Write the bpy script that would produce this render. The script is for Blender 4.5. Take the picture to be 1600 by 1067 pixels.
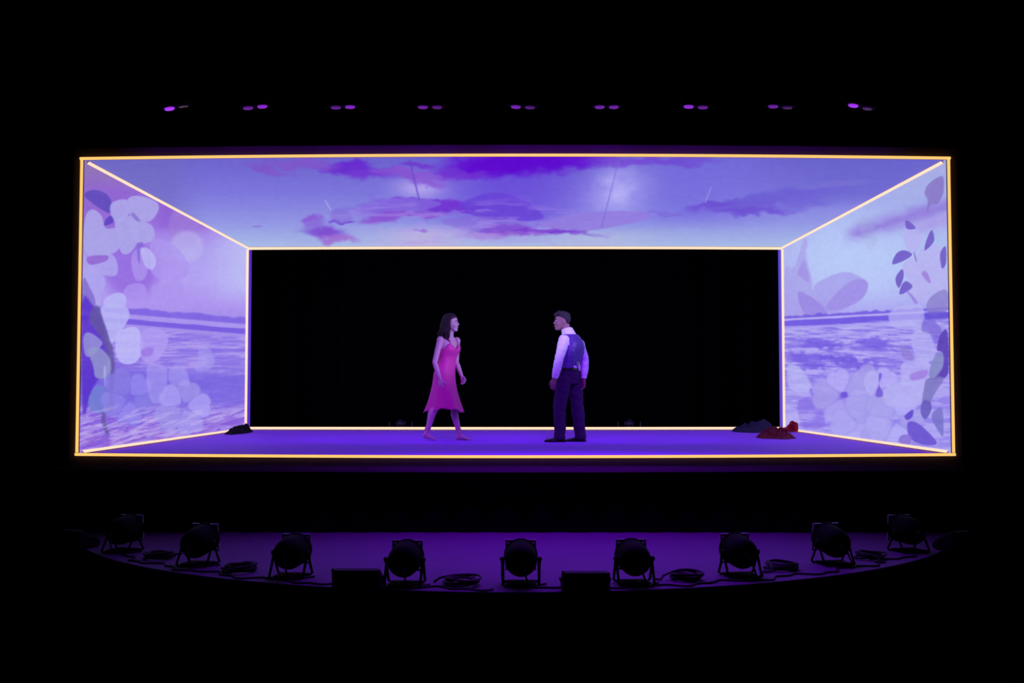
import bpy, bmesh, math, random
import numpy as np
from mathutils import Vector, Matrix, noise

for o in list(bpy.data.objects):
    bpy.data.objects.remove(o, do_unlink=True)
scn = bpy.context.scene
COL = scn.collection
PI = math.pi

# ------------------------------------------------------------------ camera
F_PX, PITCH, YAW = 1750.0, 0.0438, 0.0025
CAM = Vector((0.0, -12.246, 0.691))
cam_d = bpy.data.cameras.new('camera')
cam_d.sensor_width = 36.0
cam_d.lens = F_PX / 1600 * 36.0
cam_d.clip_end = 200
cam = bpy.data.objects.new('camera', cam_d)
cam.location = CAM
cam.rotation_euler = (PI / 2 + PITCH, 0, YAW)
COL.objects.link(cam)
scn.camera = cam

# ------------------------------------------------------------------ world, exposure
world = bpy.data.worlds.new('world')
scn.world = world
world.use_nodes = True
bg = world.node_tree.nodes['Background']
bg.inputs[0].default_value = (0.30, 0.05, 0.65, 1)
bg.inputs[1].default_value = 0.0004
scn.view_settings.view_transform = 'Standard'
scn.view_settings.look = 'None'
scn.view_settings.exposure = 0.0
scn.view_settings.gamma = 1.0
scn.view_settings.use_curve_mapping = False

# ------------------------------------------------------------------ stage lamps out in the house
def spot(name, loc, target, power, color, angle, blend=0.6, size=0.12):
    d = bpy.data.lights.new(name, 'SPOT')
    d.energy = power
    d.color = color
    d.spot_size = math.radians(angle)
    d.spot_blend = blend
    d.shadow_soft_size = size
    o = bpy.data.objects.new(name, d)
    o.location = loc
    o.rotation_euler = (Vector(target) - Vector(loc)).to_track_quat('-Z', 'Y').to_euler()
    COL.objects.link(o)
    return o

VIOLET = (0.26, 0.0, 1.0)
LAV = (0.42, 0.36, 1.0)
spot('house_spot_violet', (-2.6, -11.0, 5.2), (0.2, 4.8, 0.0), 600, VIOLET, 20, 1.0, 0.2)
spot('house_spot_violet', (2.6, -11.0, 5.2), (-0.2, 4.8, 0.0), 600, VIOLET, 20, 1.0, 0.2)
spot('boom_spot_lavender', (6.45, -2.2, 2.9), (-0.35, 3.45, 1.90), 3200, LAV, 14.5, 0.6, 0.12)
spot('boom_spot_lavender', (-6.45, -2.2, 2.9), (0.25, 3.45, 1.90), 3200, LAV, 14.5, 0.6, 0.12)

# ------------------------------------------------------------------ the box: dimensions (metres)
HW, H, DEP = 4.7486, 3.233, 7.514
ZA = -0.857                       # level of the stage apron below the box floor

def top_z(x, y):                  # front beam and ceiling bent up, floor down, following the image's barrel distortion
    return H + 0.036 * (1 - (x / HW) ** 2) * (1 - 0.65 * y / DEP)

def floor_z(x, y):
    return -0.024 * (1 - (x / HW) ** 2) * (1 - 0.85 * min(1, max(0, y / DEP)))

def ray(px, py):
    m = cam.rotation_euler.to_matrix()
    return (m @ Vector(((px - 800) / F_PX, (533.5 - py) / F_PX, -1))).normalized()

def on_level(px, py, z):
    r = ray(px, py)
    return CAM + r * ((z - CAM.z) / r.z)

def on_depth(px, py, y):
    r = ray(px, py)
    return CAM + r * ((y - CAM.y) / r.y)

# ------------------------------------------------------------------ helpers
def tag(o, label, cat, group=None):
    o['label'] = label
    o['category'] = cat
    if group:
        o['group'] = group
    return o

def empty(name, loc=(0, 0, 0), rz=0.0):
    o = bpy.data.objects.new(name, None)
    o.empty_display_size = 0.1
    o.location = loc
    o.rotation_euler = (0, 0, rz)
    COL.objects.link(o)
    return o

def lin(c):
    return tuple(((v / 255) / 12.92 if v / 255 <= 0.04045 else ((v / 255 + 0.055) / 1.055) ** 2.4) for v in c)

def mat(name, color, rough=0.6, metal=0.0, emis=None, strength=0.0, nscale=20.0, namt=0.15, bump=0.0, sheen=0.0, spec=0.5):
    m = bpy.data.materials.new(name)
    m.use_nodes = True
    nt = m.node_tree
    p = nt.nodes['Principled BSDF']
    p.inputs['Roughness'].default_value = rough
    p.inputs['Metallic'].default_value = metal
    p.inputs['Specular IOR Level'].default_value = spec
    if sheen:
        p.inputs['Sheen Weight'].default_value = sheen
    tc = nt.nodes.new('ShaderNodeTexCoord')
    nz = nt.nodes.new('ShaderNodeTexNoise')
    nz.inputs['Scale'].default_value = nscale
    nz.inputs['Detail'].default_value = 4
    nt.links.new(tc.outputs['Object'], nz.inputs['Vector'])
    mx = nt.nodes.new('ShaderNodeMix')
    mx.data_type = 'RGBA'
    a = tuple(max(0, c * (1 - namt)) for c in color)
    b = tuple(min(1, c * (1 + namt)) for c in color)
    mx.inputs[6].default_value = (*a, 1)
    mx.inputs[7].default_value = (*b, 1)
    nt.links.new(nz.outputs['Fac'], mx.inputs[0])
    nt.links.new(mx.outputs[2], p.inputs['Base Color'])
    if bump:
        bp = nt.nodes.new('ShaderNodeBump')
        bp.inputs['Strength'].default_value = bump
        bp.inputs['Distance'].default_value = 0.01
        nt.links.new(nz.outputs['Fac'], bp.inputs['Height'])
        nt.links.new(bp.outputs['Normal'], p.inputs['Normal'])
    if emis:
        p.inputs['Emission Color'].default_value = (*emis, 1)
        p.inputs['Emission Strength'].default_value = strength
    return m

M = {}
M['void'] = mat('black_velour', (0.004, 0.003, 0.005), 1.0, spec=0.0, nscale=6)
M['deck'] = mat('apron_deck', (0.10, 0.055, 0.12), 0.75, nscale=3, namt=0.12, spec=0.15)
M['edge'] = mat('apron_edge', (0.003, 0.002, 0.003), 0.9, spec=0.0)
M['frame'] = mat('frame_paint', (0.15, 0.11, 0.15), 0.6, nscale=4, spec=0.1)
M['floor'] = mat('box_floor', (0.40, 0.10, 0.88), 0.6, nscale=9, namt=0.10, spec=0.12)
M['black_metal'] = mat('black_metal', (0.0025, 0.002, 0.0025), 0.7, nscale=40, spec=0.03)
M['frame_metal'] = mat('gel_frame_metal', (0.65, 0.62, 0.66), 0.4, 0.2, nscale=30)
M['lens'] = mat('dark_lens', (0.03, 0.03, 0.035), 0.08, nscale=10)
M['rubber'] = mat('black_rubber', (0.006, 0.005, 0.006), 0.65, nscale=60, spec=0.2)
M['box_black'] = mat('black_texture_paint', (0.006, 0.005, 0.007), 0.7, nscale=120, bump=0.2, spec=0.2)
M['strip_front'] = mat('amber_diffuser', (0.1, 0.06, 0.03), 0.5, emis=(1.0, 0.55, 0.15), strength=1.15, namt=0.02)
M['strip_inner'] = mat('warm_diffuser', (0.1, 0.07, 0.06), 0.5, emis=(1.0, 0.62, 0.40), strength=1.3, namt=0.02)
M['channel'] = mat('strip_channel', (0.16, 0.03, 0.01), 0.4, 0.2)
M['skin_w'] = mat('skin_fair', (0.52, 0.34, 0.30), 0.5, nscale=30, namt=0.05)
M['skin_m'] = mat('skin_tan', (0.24, 0.12, 0.10), 0.55, nscale=30, namt=0.06)
M['dress'] = mat('pink_satin', (0.62, 0.03, 0.22), 0.6, nscale=14, namt=0.1, bump=0.25, sheen=0.2)
M['hair_w'] = mat('brown_hair', (0.014, 0.004, 0.006), 0.55, nscale=70, namt=0.5, spec=0.25)
M['hair_m'] = mat('greying_hair', (0.03, 0.022, 0.024), 0.7, nscale=90, namt=0.7, bump=0.4, spec=0.2)
M['shirt'] = mat('white_cotton', (0.72, 0.72, 0.76), 0.75, nscale=16, namt=0.04, bump=0.3)
M['vest'] = mat('navy_satin', (0.08, 0.03, 0.22), 0.45, nscale=18, namt=0.15, bump=0.2)
M['trouser'] = mat('charcoal_wool', (0.04, 0.012, 0.06), 0.8, nscale=22, bump=0.3, spec=0.2)
M['leather'] = mat('black_leather', (0.008, 0.006, 0.008), 0.4, nscale=40)
M['eye_white'] = mat('eye_white', (0.75, 0.74, 0.72), 0.2, namt=0.02)
M['iris'] = mat('iris', (0.04, 0.025, 0.015), 0.15)
M['lip'] = mat('lip', (0.45, 0.16, 0.15), 0.45, namt=0.05)
M['red_cloth'] = mat('red_cloth', (0.36, 0.006, 0.02), 0.7, nscale=25, namt=0.35, bump=0.4, spec=0.2)
M['wine_cloth'] = mat('wine_cloth', (0.16, 0.006, 0.025), 0.75, nscale=25, namt=0.4, bump=0.4, spec=0.15)
M['navy_cloth'] = mat('navy_cloth', (0.022, 0.012, 0.05), 0.8, nscale=25, namt=0.3, bump=0.4, spec=0.15)
M['black_cloth'] = mat('black_cloth', (0.012, 0.006, 0.012), 0.85, nscale=25, namt=0.3, bump=0.4, spec=0.15)
M['chrome'] = mat('brushed_chrome', (0.6, 0.6, 0.62), 0.25, 1.0, nscale=80)
M['panel'] = mat('grey_panel', (0.02, 0.018, 0.025), 0.6)

class MB:
    """collects shapes for ONE mesh"""
    def __init__(self):
        self.v = []
        self.f = []
    def add(self, vs, fs):
        n = len(self.v)
        self.v += [tuple(p) for p in vs]
        self.f += [tuple(i + n for i in f) for f in fs]
    def box(self, x0, x1, y0, y1, z0, z1, mtx=None):
        vs = [Vector((x, y, z)) for x in (x0, x1) for y in (y0, y1) for z in (z0, z1)]
        if mtx is not None:
            vs = [mtx @ p for p in vs]
        self.add(vs, [(0, 1, 3, 2), (4, 6, 7, 5), (0, 4, 5, 1), (2, 3, 7, 6), (0, 2, 6, 4), (1, 5, 7, 3)])
    def loft(self, rings, cap=True, close=True):
        """rings: equal-length lists of points"""
        n = len(rings[0])
        vs = [p for r in rings for p in r]
        fs = []
        for k in range(len(rings) - 1):
            for i in range(n if close else n - 1):
                j = (i + 1) % n
                fs.append((k * n + i, k * n + j, (k + 1) * n + j, (k + 1) * n + i))
        if cap:
            fs.append(tuple(reversed(range(n))))
            b = (len(rings) - 1) * n
            fs.append(tuple(b + i for i in range(n)))
        self.add(vs, fs)
    def tube(self, pts, rad, n=10, round_ends=False, flat=1.0, side=None):
        pts = [Vector(p) for p in pts]
        if not hasattr(rad, '__len__'):
            rad = [rad] * len(pts)
        if round_ends:
            d0 = (pts[0] - pts[1]).normalized()
            d1 = (pts[-1] - pts[-2]).normalized()
            pts = [pts[0] + d0 * rad[0] * 0.9, pts[0] + d0 * rad[0] * 0.6] + pts + [pts[-1] + d1 * rad[-1] * 0.6, pts[-1] + d1 * rad[-1] * 0.9]
            rad = [rad[0] * 0.35, rad[0] * 0.8] + list(rad) + [rad[-1] * 0.8, rad[-1] * 0.35]
        u = None
        rings = []
        for i, p in enumerate(pts):
            a = pts[max(0, i - 1)]
            b = pts[min(len(pts) - 1, i + 1)]
            t = (b - a).normalized()
            if u is None:
                ref = Vector(side) if side is not None else (Vector((0, 0, 1)) if abs(t.z) < 0.9 else Vector((1, 0, 0)))
                u = (ref - t * ref.dot(t)).normalized()
            else:
                u = (u - t * u.dot(t)).normalized()
            w = t.cross(u)
            rings.append([p + u * (math.cos(2 * PI * k / n) * rad[i]) + w * (math.sin(2 * PI * k / n) * rad[i] * flat) for k in range(n)])
        self.loft(rings)
    def ellipsoid(self, c, r, n=14, m=8, mtx=None):
        c = Vector(c)
        rings = []
        for i in range(m + 1):
            a = PI * (i + 0.02) / (m + 0.04) - PI / 2
            ring = []
            for k in range(n):
                t = 2 * PI * k / n
                p = Vector((r[0] * math.cos(a) * math.cos(t), r[1] * math.cos(a) * math.sin(t), r[2] * math.sin(a)))
                ring.append((mtx @ p if mtx is not None else p) + c)
            rings.append(ring)
        self.loft(rings)
    def lathe(self, prof, mtx=None, n=24):
        """prof: (r, h) along +Z"""
        rings = []
        for r, h in prof:
            ring = [Vector((r * math.cos(2 * PI * k / n), r * math.sin(2 * PI * k / n), h)) for k in range(n)]
            rings.append([mtx @ p for p in ring] if mtx is not None else ring)
        self.loft(rings)
    def mesh(self, name, m, smooth=True):
        me = bpy.data.meshes.new(name)
        me.from_pydata(self.v, [], self.f)
        bm = bmesh.new()
        bm.from_mesh(me)
        bmesh.ops.recalc_face_normals(bm, faces=bm.faces)
        bm.to_mesh(me)
        bm.free()
        if smooth:
            me.polygons.foreach_set('use_smooth', [True] * len(me.polygons))
            me.set_sharp_from_angle(angle=math.radians(42))
        me.materials.append(m)
        return me
    def build(self, name, m, parent=None, smooth=True):
        o = bpy.data.objects.new(name, self.mesh(name, m, smooth))
        COL.objects.link(o)
        o.parent = parent
        return o

def bake(o, mods):
    """evaluate modifiers into plain mesh data"""
    for kind, kw in mods:
        md = o.modifiers.new(kind.lower(), kind)
        for k, v in kw.items():
            setattr(md, k, v)
    bpy.context.view_layer.update()
    dg = bpy.context.evaluated_depsgraph_get()
    me = bpy.data.meshes.new_from_object(o.evaluated_get(dg))
    old = o.data
    o.modifiers.clear()
    o.data = me
    bpy.data.meshes.remove(old)
    me.name = o.name
    me.polygons.foreach_set('use_smooth', [True] * len(me.polygons))
    return o

def fused(mb, name, m, parent, voxel=0.006, smooth=4):
    o = mb.build(name, m, parent)
    return bake(o, [('REMESH', dict(mode='VOXEL', voxel_size=voxel)), ('SMOOTH', dict(factor=0.5, iterations=smooth))])

def struct(o, kind='structure'):
    o['kind'] = kind
    return o

# ================================================================== THE SETTING: theatre shell
def slab(name, x0, x1, y0, y1, z0, z1, m):
    b = MB(); b.box(x0, x1, y0, y1, z0, z1)
    return struct(b.build(name, m, smooth=False))

slab('floor_auditorium', -11, 11, -17, 12, -2.2, -2.0, M['void'])
slab('wall_left_house', -11.2, -11, -17, 12, -2.0, 8, M['void'])
slab('wall_right_house', 11, 11.2, -17, 12, -2.0, 8, M['void'])
slab('wall_rear_house', -11, 11, -17.2, -17, -2.0, 8, M['void'])
slab('ceiling_house', -11, 11, -17, 12, 8, 8.2, M['void'])
# pleated black backdrop behind the box
b = MB()
N = 240
front, back = [], []
for i in range(N + 1):
    x = -11 + 22 * i / N
    y = 10.6 + 0.10 * math.sin(i * 0.9) + 0.04 * math.sin(i * 2.3)
    front.append((x, y)); back.append((x, y + 0.03))
vs = [Vector((x, y, z)) for z in (-0.85, 8) for (x, y) in front + back[::-1]]
n = len(front) * 2
b.loft([vs[:n], vs[n:]])
struct(b.build('wall_back', M['void']))

# stage deck with a bowed front edge
pc = on_level(800, 929, ZA)
pe = on_level(170, 877, ZA)
cx, sx_, sy_ = 0.0, abs(pe.x), pe.y - pc.y
R_AP = (sx_ ** 2 + sy_ ** 2) / (2 * sy_)
YC_AP = pc.y + R_AP
def apron_edge(a):              # a: angle from the centre line
    return Vector((R_AP * math.sin(a), YC_AP - R_AP * math.cos(a), ZA))
ang = [math.radians(-80 + 160 * i / 120) for i in range(121)]
outline = [(-11, 12), (-11, apron_edge(ang[0]).y)] + [(apron_edge(a).x, apron_edge(a).y) for a in ang] + [(11, apron_edge(ang[-1]).y), (11, 12)]
b = MB()
b.loft([[Vector((x, y, ZA - 0.06)) for x, y in outline], [Vector((x, y, ZA)) for x, y in outline]])
struct(b.build('floor_stage', M['deck'], smooth=False))
b = MB()
b.loft([[Vector((x, y + (0.04 if i not in (0, len(outline) - 1) else 0), -2.0)) for i, (x, y) in enumerate(outline)],
        [Vector((x, y + (0.04 if i not in (0, len(outline) - 1) else 0), ZA - 0.06)) for i, (x, y) in enumerate(outline)]])
struct(b.build('wall_stage_front', M['edge'], smooth=False))
# low black nosing along the bowed edge
b = MB()
rings = []
for a in ang:
    p = apron_edge(a)
    nrm = Vector((math.sin(a), -math.cos(a), 0))
    rings.append([p + nrm * o_ + Vector((0, 0, z_)) for o_, z_ in ((-0.05, 0), (-0.04, 0.012), (0.02, 0.012), (0.02, -0.08), (-0.05, -0.08))])
b.loft(rings)
struct(b.build('trim_5', M['edge'], smooth=False))

# ================================================================== THE BOX: projected pictures on three screens
rng = np.random.RandomState(7)
LAT = rng.rand(256, 256)
def vnoise(x, y):
    xi = np.floor(x).astype(int); yi = np.floor(y).astype(int)
    fx = x - xi; fy = y - yi
    fx = fx * fx * (3 - 2 * fx); fy = fy * fy * (3 - 2 * fy)
    a = LAT[xi & 255, yi & 255]; b_ = LAT[(xi + 1) & 255, yi & 255]
    c = LAT[xi & 255, (yi + 1) & 255]; d = LAT[(xi + 1) & 255, (yi + 1) & 255]
    return (a * (1 - fx) + b_ * fx) * (1 - fy) + (c * (1 - fx) + d * fx) * fy
def fbm(x, y, oct=4):
    s = 0; amp = 0.5
    for k in range(oct):
        s = s + amp * vnoise(x * 2 ** k + 17 * k, y * 2 ** k + 31 * k)
        amp *= 0.5
    return s / (1 - 0.5 ** oct)
def sstep(a, b_, x):
    t = np.clip((x - a) / (b_ - a), 0, 1)
    return t * t * (3 - 2 * t)

class Picture:
    """the artwork of one screen, drawn in image pixels (X right, Y down) projected through the camera onto the screen"""
    def __init__(self, X, Y):
        self.X, self.Y = X, Y
        self.c = np.zeros(X.shape + (3,))
    def fill(self, col):
        self.c[:] = col
    def lay(self, m, col, a=1.0):
        m = (np.clip(m, 0, 1) * a)[..., None]
        self.c = self.c * (1 - m) + np.array(col, float) * m
    def stops(self, coord, table, m=None, a=1.0):
        t = [r[0] for r in table]
        g = np.stack([np.interp(coord, t, [r[1][k] for r in table]) for k in range(3)], -1)
        if m is None:
            self.c = g
        else:
            mm = (np.clip(m, 0, 1) * a)[..., None]
            self.c = self.c * (1 - mm) + g * mm
    def ell(self, cx, cy, rx, ry, rot=0, col=(255, 255, 255), a=1.0, soft=0.15, wob=0.0, wsc=20.0):
        X, Y = self.X, self.Y
        if wob:
            X = X + wob * (fbm(self.X / wsc + 3.1, self.Y / wsc * 1.6, 3) - 0.5) * 2
            Y = Y + wob * 0.6 * (fbm(self.X / wsc + 40.7, self.Y / wsc * 1.6 + 9, 3) - 0.5) * 2
        c, s = math.cos(math.radians(rot)), math.sin(math.radians(rot))
        dx, dy = X - cx, Y - cy
        u = (dx * c + dy * s) / rx
        v = (-dx * s + dy * c) / ry
        r = np.sqrt(u * u + v * v)
        self.lay(1 - sstep(1 - soft, 1 + soft, r), col, a)
    def poly(self, pts, col, a=1.0, soft=1.2, smooth=2):
        P = [np.array(p, float) for p in pts]
        if smooth:
            Q = []
            for i in range(len(P)):
                p0, p1, p2, p3 = P[i - 1], P[i], P[(i + 1) % len(P)], P[(i + 2) % len(P)]
                for t in (0, 0.2, 0.4, 0.6, 0.8):
                    Q.append(0.5 * (2 * p1 + (p2 - p0) * t + (2 * p0 - 5 * p1 + 4 * p2 - p3) * t * t + (3 * p1 - p0 - 3 * p2 + p3) * t ** 3))
            P = Q
        P = np.array(P)
        x0, y0 = P.min(0) - 4; x1, y1 = P.max(0) + 4
        sel = (self.X > x0) & (self.X < x1) & (self.Y > y0) & (self.Y < y1)
        if not sel.any():
            return
        X, Y = self.X[sel], self.Y[sel]
        d = np.full(X.shape, 1e9); ins = np.zeros(X.shape, bool)
        for i in range(len(P)):
            ax, ay = P[i]; bx, by = P[(i + 1) % len(P)]
            ex, ey = bx - ax, by - ay
            t = np.clip(((X - ax) * ex + (Y - ay) * ey) / (ex * ex + ey * ey + 1e-9), 0, 1)
            d = np.minimum(d, np.hypot(X - ax - t * ex, Y - ay - t * ey))
            cr = ((ay > Y) != (by > Y)) & (X < ex * (Y - ay) / (ey if abs(ey) > 1e-9 else 1e-9) + ax)
            ins ^= cr
        sd = np.where(ins, d, -d)
        m = np.zeros(self.X.shape); m[sel] = sstep(-soft, soft, sd)
        self.lay(m, col, a)
    def flower(self, cx, cy, r, n, rot, col, a=0.6, soft=1.6, squash=1.0, heart=None):
        for k in range(n):
            t = math.radians(rot + 360 * k / n)
            rr = r * (0.88 + 0.24 * ((k * 37) % 7) / 7)
            pts = []
            for u, w in ((0.10, 0.0), (0.30, 0.26), (0.62, 0.46), (0.88, 0.40), (1.0, 0.16), (0.95, 0.0), (1.0, -0.18), (0.86, -0.42), (0.60, -0.47), (0.30, -0.26)):
                pts.append((cx + rr * (u * math.cos(t) - w * math.sin(t)) * squash, cy + rr * (u * math.sin(t) + w * math.cos(t))))
            v = 9 * ((k * 5) % 3 - 1)
            self.poly(pts, tuple(c - 26 for c in col[:2]) + (col[2] - 12,), a, soft)
            mx_, my_ = sum(q[0] for q in pts) / len(pts), sum(q[1] for q in pts) / len(pts)
            self.poly([(mx_ + (x - mx_) * 0.90, my_ + (y - my_) * 0.90) for x, y in pts], tuple(c + v for c in col), a, soft)
        if heart:
            self.ell(cx, cy, r * 0.13, r * 0.10, 0, heart, 0.8, 0.6)
    def linear(self):
        c = np.clip(self.c, 0, 255) / 255
        return np.where(c <= 0.04045, c / 12.92, ((c + 0.055) / 1.055) ** 2.4)

def screen_material(name):
    m = bpy.data.materials.new(name)
    m.use_nodes = True
    nt = m.node_tree
    p = nt.nodes['Principled BSDF']
    p.inputs['Base Color'].default_value = (0.03, 0.03, 0.03, 1)
    p.inputs['Roughness'].default_value = 0.8
    p.inputs['Specular IOR Level'].default_value = 0.05
    at = nt.nodes.new('ShaderNodeAttribute')
    at.attribute_name = 'picture'
    nt.links.new(at.outputs['Color'], p.inputs['Emission Color'])
    p.inputs['Emission Strength'].default_value = 1.0
    m.cycles.emission_sampling = 'NONE'
    return m

def screen(name, grid, col, m, thick):
    """grid (R,C,3) front face carrying the picture; thick: offset of the plain back"""
    Rn, Cn = grid.shape[:2]
    vs = grid.reshape(-1, 3)
    idx = np.arange(Rn * Cn).reshape(Rn, Cn)
    q = np.stack([idx[:-1, :-1], idx[:-1, 1:], idx[1:, 1:], idx[1:, :-1]], -1).reshape(-1, 4)
    # frame of the back: border loop doubled and a back face
    border = np.concatenate([idx[0, :], idx[1:, -1], idx[-1, -2::-1], idx[-2:0:-1, 0]])
    bv = vs[border] + np.array(thick)
    vs2 = np.concatenate([vs, bv])
    nb = len(border); off = len(vs)
    k = np.arange(nb); k2 = (k + 1) % nb
    side = np.stack([border[k2], border[k], off + k, off + k2], -1)
    faces = [tuple(r) for r in q.tolist()] + [tuple(r) for r in side.tolist()] + [tuple((off + k[::-1]).tolist())]
    me = bpy.data.meshes.new(name)
    me.from_pydata(vs2.tolist(), [], faces)
    at = me.color_attributes.new('picture', 'FLOAT_COLOR', 'POINT')
    c4 = np.zeros((len(vs2), 4), np.float32); c4[:, 3] = 1
    c4[:off, :3] = col.reshape(-1, 3)
    at.data.foreach_set('color', c4.ravel())
    me.materials.append(m)
    me.materials.append(M['frame'])
    mi = np.zeros(len(faces), np.int32); mi[len(q):] = 1
    me.polygons.foreach_set('material_index', mi)
    o = bpy.data.objects.new(name, me)
    COL.objects.link(o)
    return struct(o)

# camera projection: drawing units are pixels of the image 1600 x 1067
def to_pixels(P):
    m = np.array(cam.rotation_euler.to_matrix())
    q = (P - np.array(CAM)) @ m
    return 800 - F_PX * q[..., 0] / q[..., 2], 533.5 + F_PX * q[..., 1] / q[..., 2]

SCR = screen_material('screen_picture')

# ---------- side pictures
def depth_nodes(n):             # more rows near the open front, where the picture is finest
    s0, s1 = 1 / 12.246, 1 / (12.246 + DEP)
    return 1 / np.linspace(s0, s1, n) - 12.246
RET = 0.36                      # the side screens run on past the rear light strip
def side_grid(sgn, nc=300, nr=440):
    yy = np.concatenate([depth_nodes(nc), [DEP + RET * 0.5, DEP + RET]])
    vv = np.linspace(0, 1, nr)
    Yg, Vg = np.meshgrid(yy, vv)
    Z = Vg * H
    Xg = np.full_like(Yg, sgn * HW)
    return np.stack([Xg, Yg, Z], -1), Yg, Vg

def crop(x0, y0, k):
    return lambda pts: [(x0 + x / k, y0 + y / k) for x, y in pts]

PALE = (176, 172, 238)
# ---- left picture
G, Yg, Vg = side_grid(-1)
X, Y = to_pixels(G)
p = Picture(X, Y)
p.stops(Y + 0.05 * (X - 250), [(250, (140, 108, 185)), (300, (146, 104, 208)), (360, (160, 125, 226)), (400, (172, 158, 236)), (440, (178, 160, 240)), (478, (172, 146, 236)), (500, (164, 142, 232)), (540, (160, 140, 232)), (590, (142, 122, 226)), (640, (138, 112, 222)), (700, (146, 92, 205))])
p.lay(sstep(300, 385, X) * sstep(345, 380, Y + 0 * X) * (1 - sstep(440, 490, Y)), (186, 188, 242), 0.85)
p.lay(sstep(250, 200, X) * (1 - sstep(250, 300, Y)), (142, 116, 176), 0.8)
p.lay(sstep(225, 262, X) * (1 - sstep(310, 330, X)) * (1 - sstep(350, 366, Y)), (134, 84, 205), 0.6)
p.ell(290, 352, 26, 34, 10, (158, 126, 212), 0.6, 0.15)
p.ell(292, 385, 26, 24, 0, (186, 182, 238), 0.6, 0.2)
# violet ground between the blossoms
p.ell(205, 420, 45, 46, 0, (142, 96, 218), 0.75, 0.35)
p.ell(180, 330, 60, 40, 0, (140, 96, 205), 0.5, 0.4)
st = fbm(X / 26, (Y + 0.03 * X) / 3.2, 4)
st2 = fbm(X / 60 + 9, (Y - 0.05 * X) / 6, 4)
# sea
hz = 481 + (X - 200) * 0.085
hzn = hz + 5 * (fbm(X / 14, X * 0 + 5, 3) - 0.5)
p.lay(sstep(hzn - 2, hzn + 2, Y) * (1 - sstep(hz + 8, hz + 12, Y)), (118, 92, 222), 0.8)
p.lay(sstep(hz + 9, hz + 12, Y) * (1 - sstep(hz + 16, hz + 19, Y)), (172, 152, 238), 0.6)
p.lay(sstep(hz + 16, hz + 19, Y + 3 * (st - 0.5)) * (1 - sstep(hz + 24, hz + 27, Y)), (112, 84, 220), 0.85)
sea = sstep(hz + 28, hz + 34, Y)
p.lay(sea * sstep(0.52, 0.68, st), (188, 166, 238), 0.55)
p.lay(sea * sstep(0.48, 0.32, st), (128, 104, 224), 0.55)
p.lay(sea * sstep(0.54, 0.62, st2), (120, 92, 220), 0.4)
p.lay(sstep(578, 590, Y + 8 * (st - 0.5) - 0.05 * (X - 330)) * (1 - sstep(625, 645, Y + 10 * (st2 - 0.5))), (118, 100, 222), 0.75)
low = sstep(628, 645, Y)
p.lay(low * sstep(0.5, 0.62, fbm(X / 30 + 4, (Y + 0.28 * X) / 4.5, 4)), (190, 172, 236), 0.6)
p.lay(low * sstep(0.5, 0.38, fbm(X / 24 + 14, (Y + 0.25 * X) / 5, 4)), (132, 84, 214), 0.5)
A = crop(100, 220, 4.106)       # zoomed crops of the image; outlines traced in crop pixels
B = crop(110, 450, 3.95)
C = crop(240, 450, 3.95)
# faint far blossom
FA = (172, 148, 236)
for q in ([(430, 760), (470, 690), (520, 700), (540, 800), (520, 880), (460, 890)], [(560, 650), (650, 640), (740, 700), (800, 800), (780, 880), (660, 900), (560, 840)], [(380, 980), (420, 920), (520, 930), (520, 1060), (400, 1067)], [(560, 940), (660, 900), (760, 920), (760, 1060), (680, 1090), (600, 1040)]):
    p.poly(A(q), FA, 0.75, 1.5)
p.poly(A([(490, 700), (540, 690), (590, 760), (570, 825), (520, 800)]), (188, 184, 242), 0.8)
# near blossoms
p.poly(A([(140, 330), (200, 315), (270, 340), (305, 390), (300, 462), (240, 440), (170, 390), (135, 360)]), (96, 76, 186), 0.95)
PET = (170, 164, 230)
for q in ([(305, 400), (390, 375), (420, 420), (410, 480), (340, 530), (300, 470)], [(400, 390), (440, 355), (520, 360), (600, 400), (600, 460), (540, 520), (450, 500), (410, 450)],
          [(330, 520), (420, 480), (480, 520), (470, 650), (420, 720), (370, 720), (345, 640)], [(450, 510), (560, 540), (580, 620), (530, 655), (470, 650), (430, 570)],
          [(135, 500), (180, 440), (240, 480), (270, 560), (360, 560), (370, 650), (320, 720), (200, 735), (130, 700)]):
    p.poly(A(q), PET, 0.92)
p.poly(A([(430, 470), (450, 465), (490, 515), (460, 510)]), (132, 112, 200), 0.8)
p.poly(A([(260, 545), (265, 510), (300, 480), (318, 520)]), (92, 66, 190), 0.9)
p.poly(A([(470, 665), (500, 650), (512, 672), (490, 690), (485, 790), (470, 740)]), (128, 104, 208), 0.8)
PET2 = (172, 162, 236)
for q in ([(135, 750), (230, 735), (310, 730), (345, 800), (330, 865), (240, 860), (140, 840)], [(130, 840), (240, 860), (268, 920), (230, 980), (190, 960), (140, 890)], [(180, 940), (230, 970), (235, 1060), (200, 1060)]):
    p.poly(A(q), PET2, 0.92)
p.poly(A([(150, 745), (275, 735), (270, 770), (170, 795)]), (142, 98, 206), 0.85)
p.poly(A([(125, 880), (170, 950), (200, 1020), (190, 1067), (120, 1060)]), (132, 112, 206), 0.9)
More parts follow.
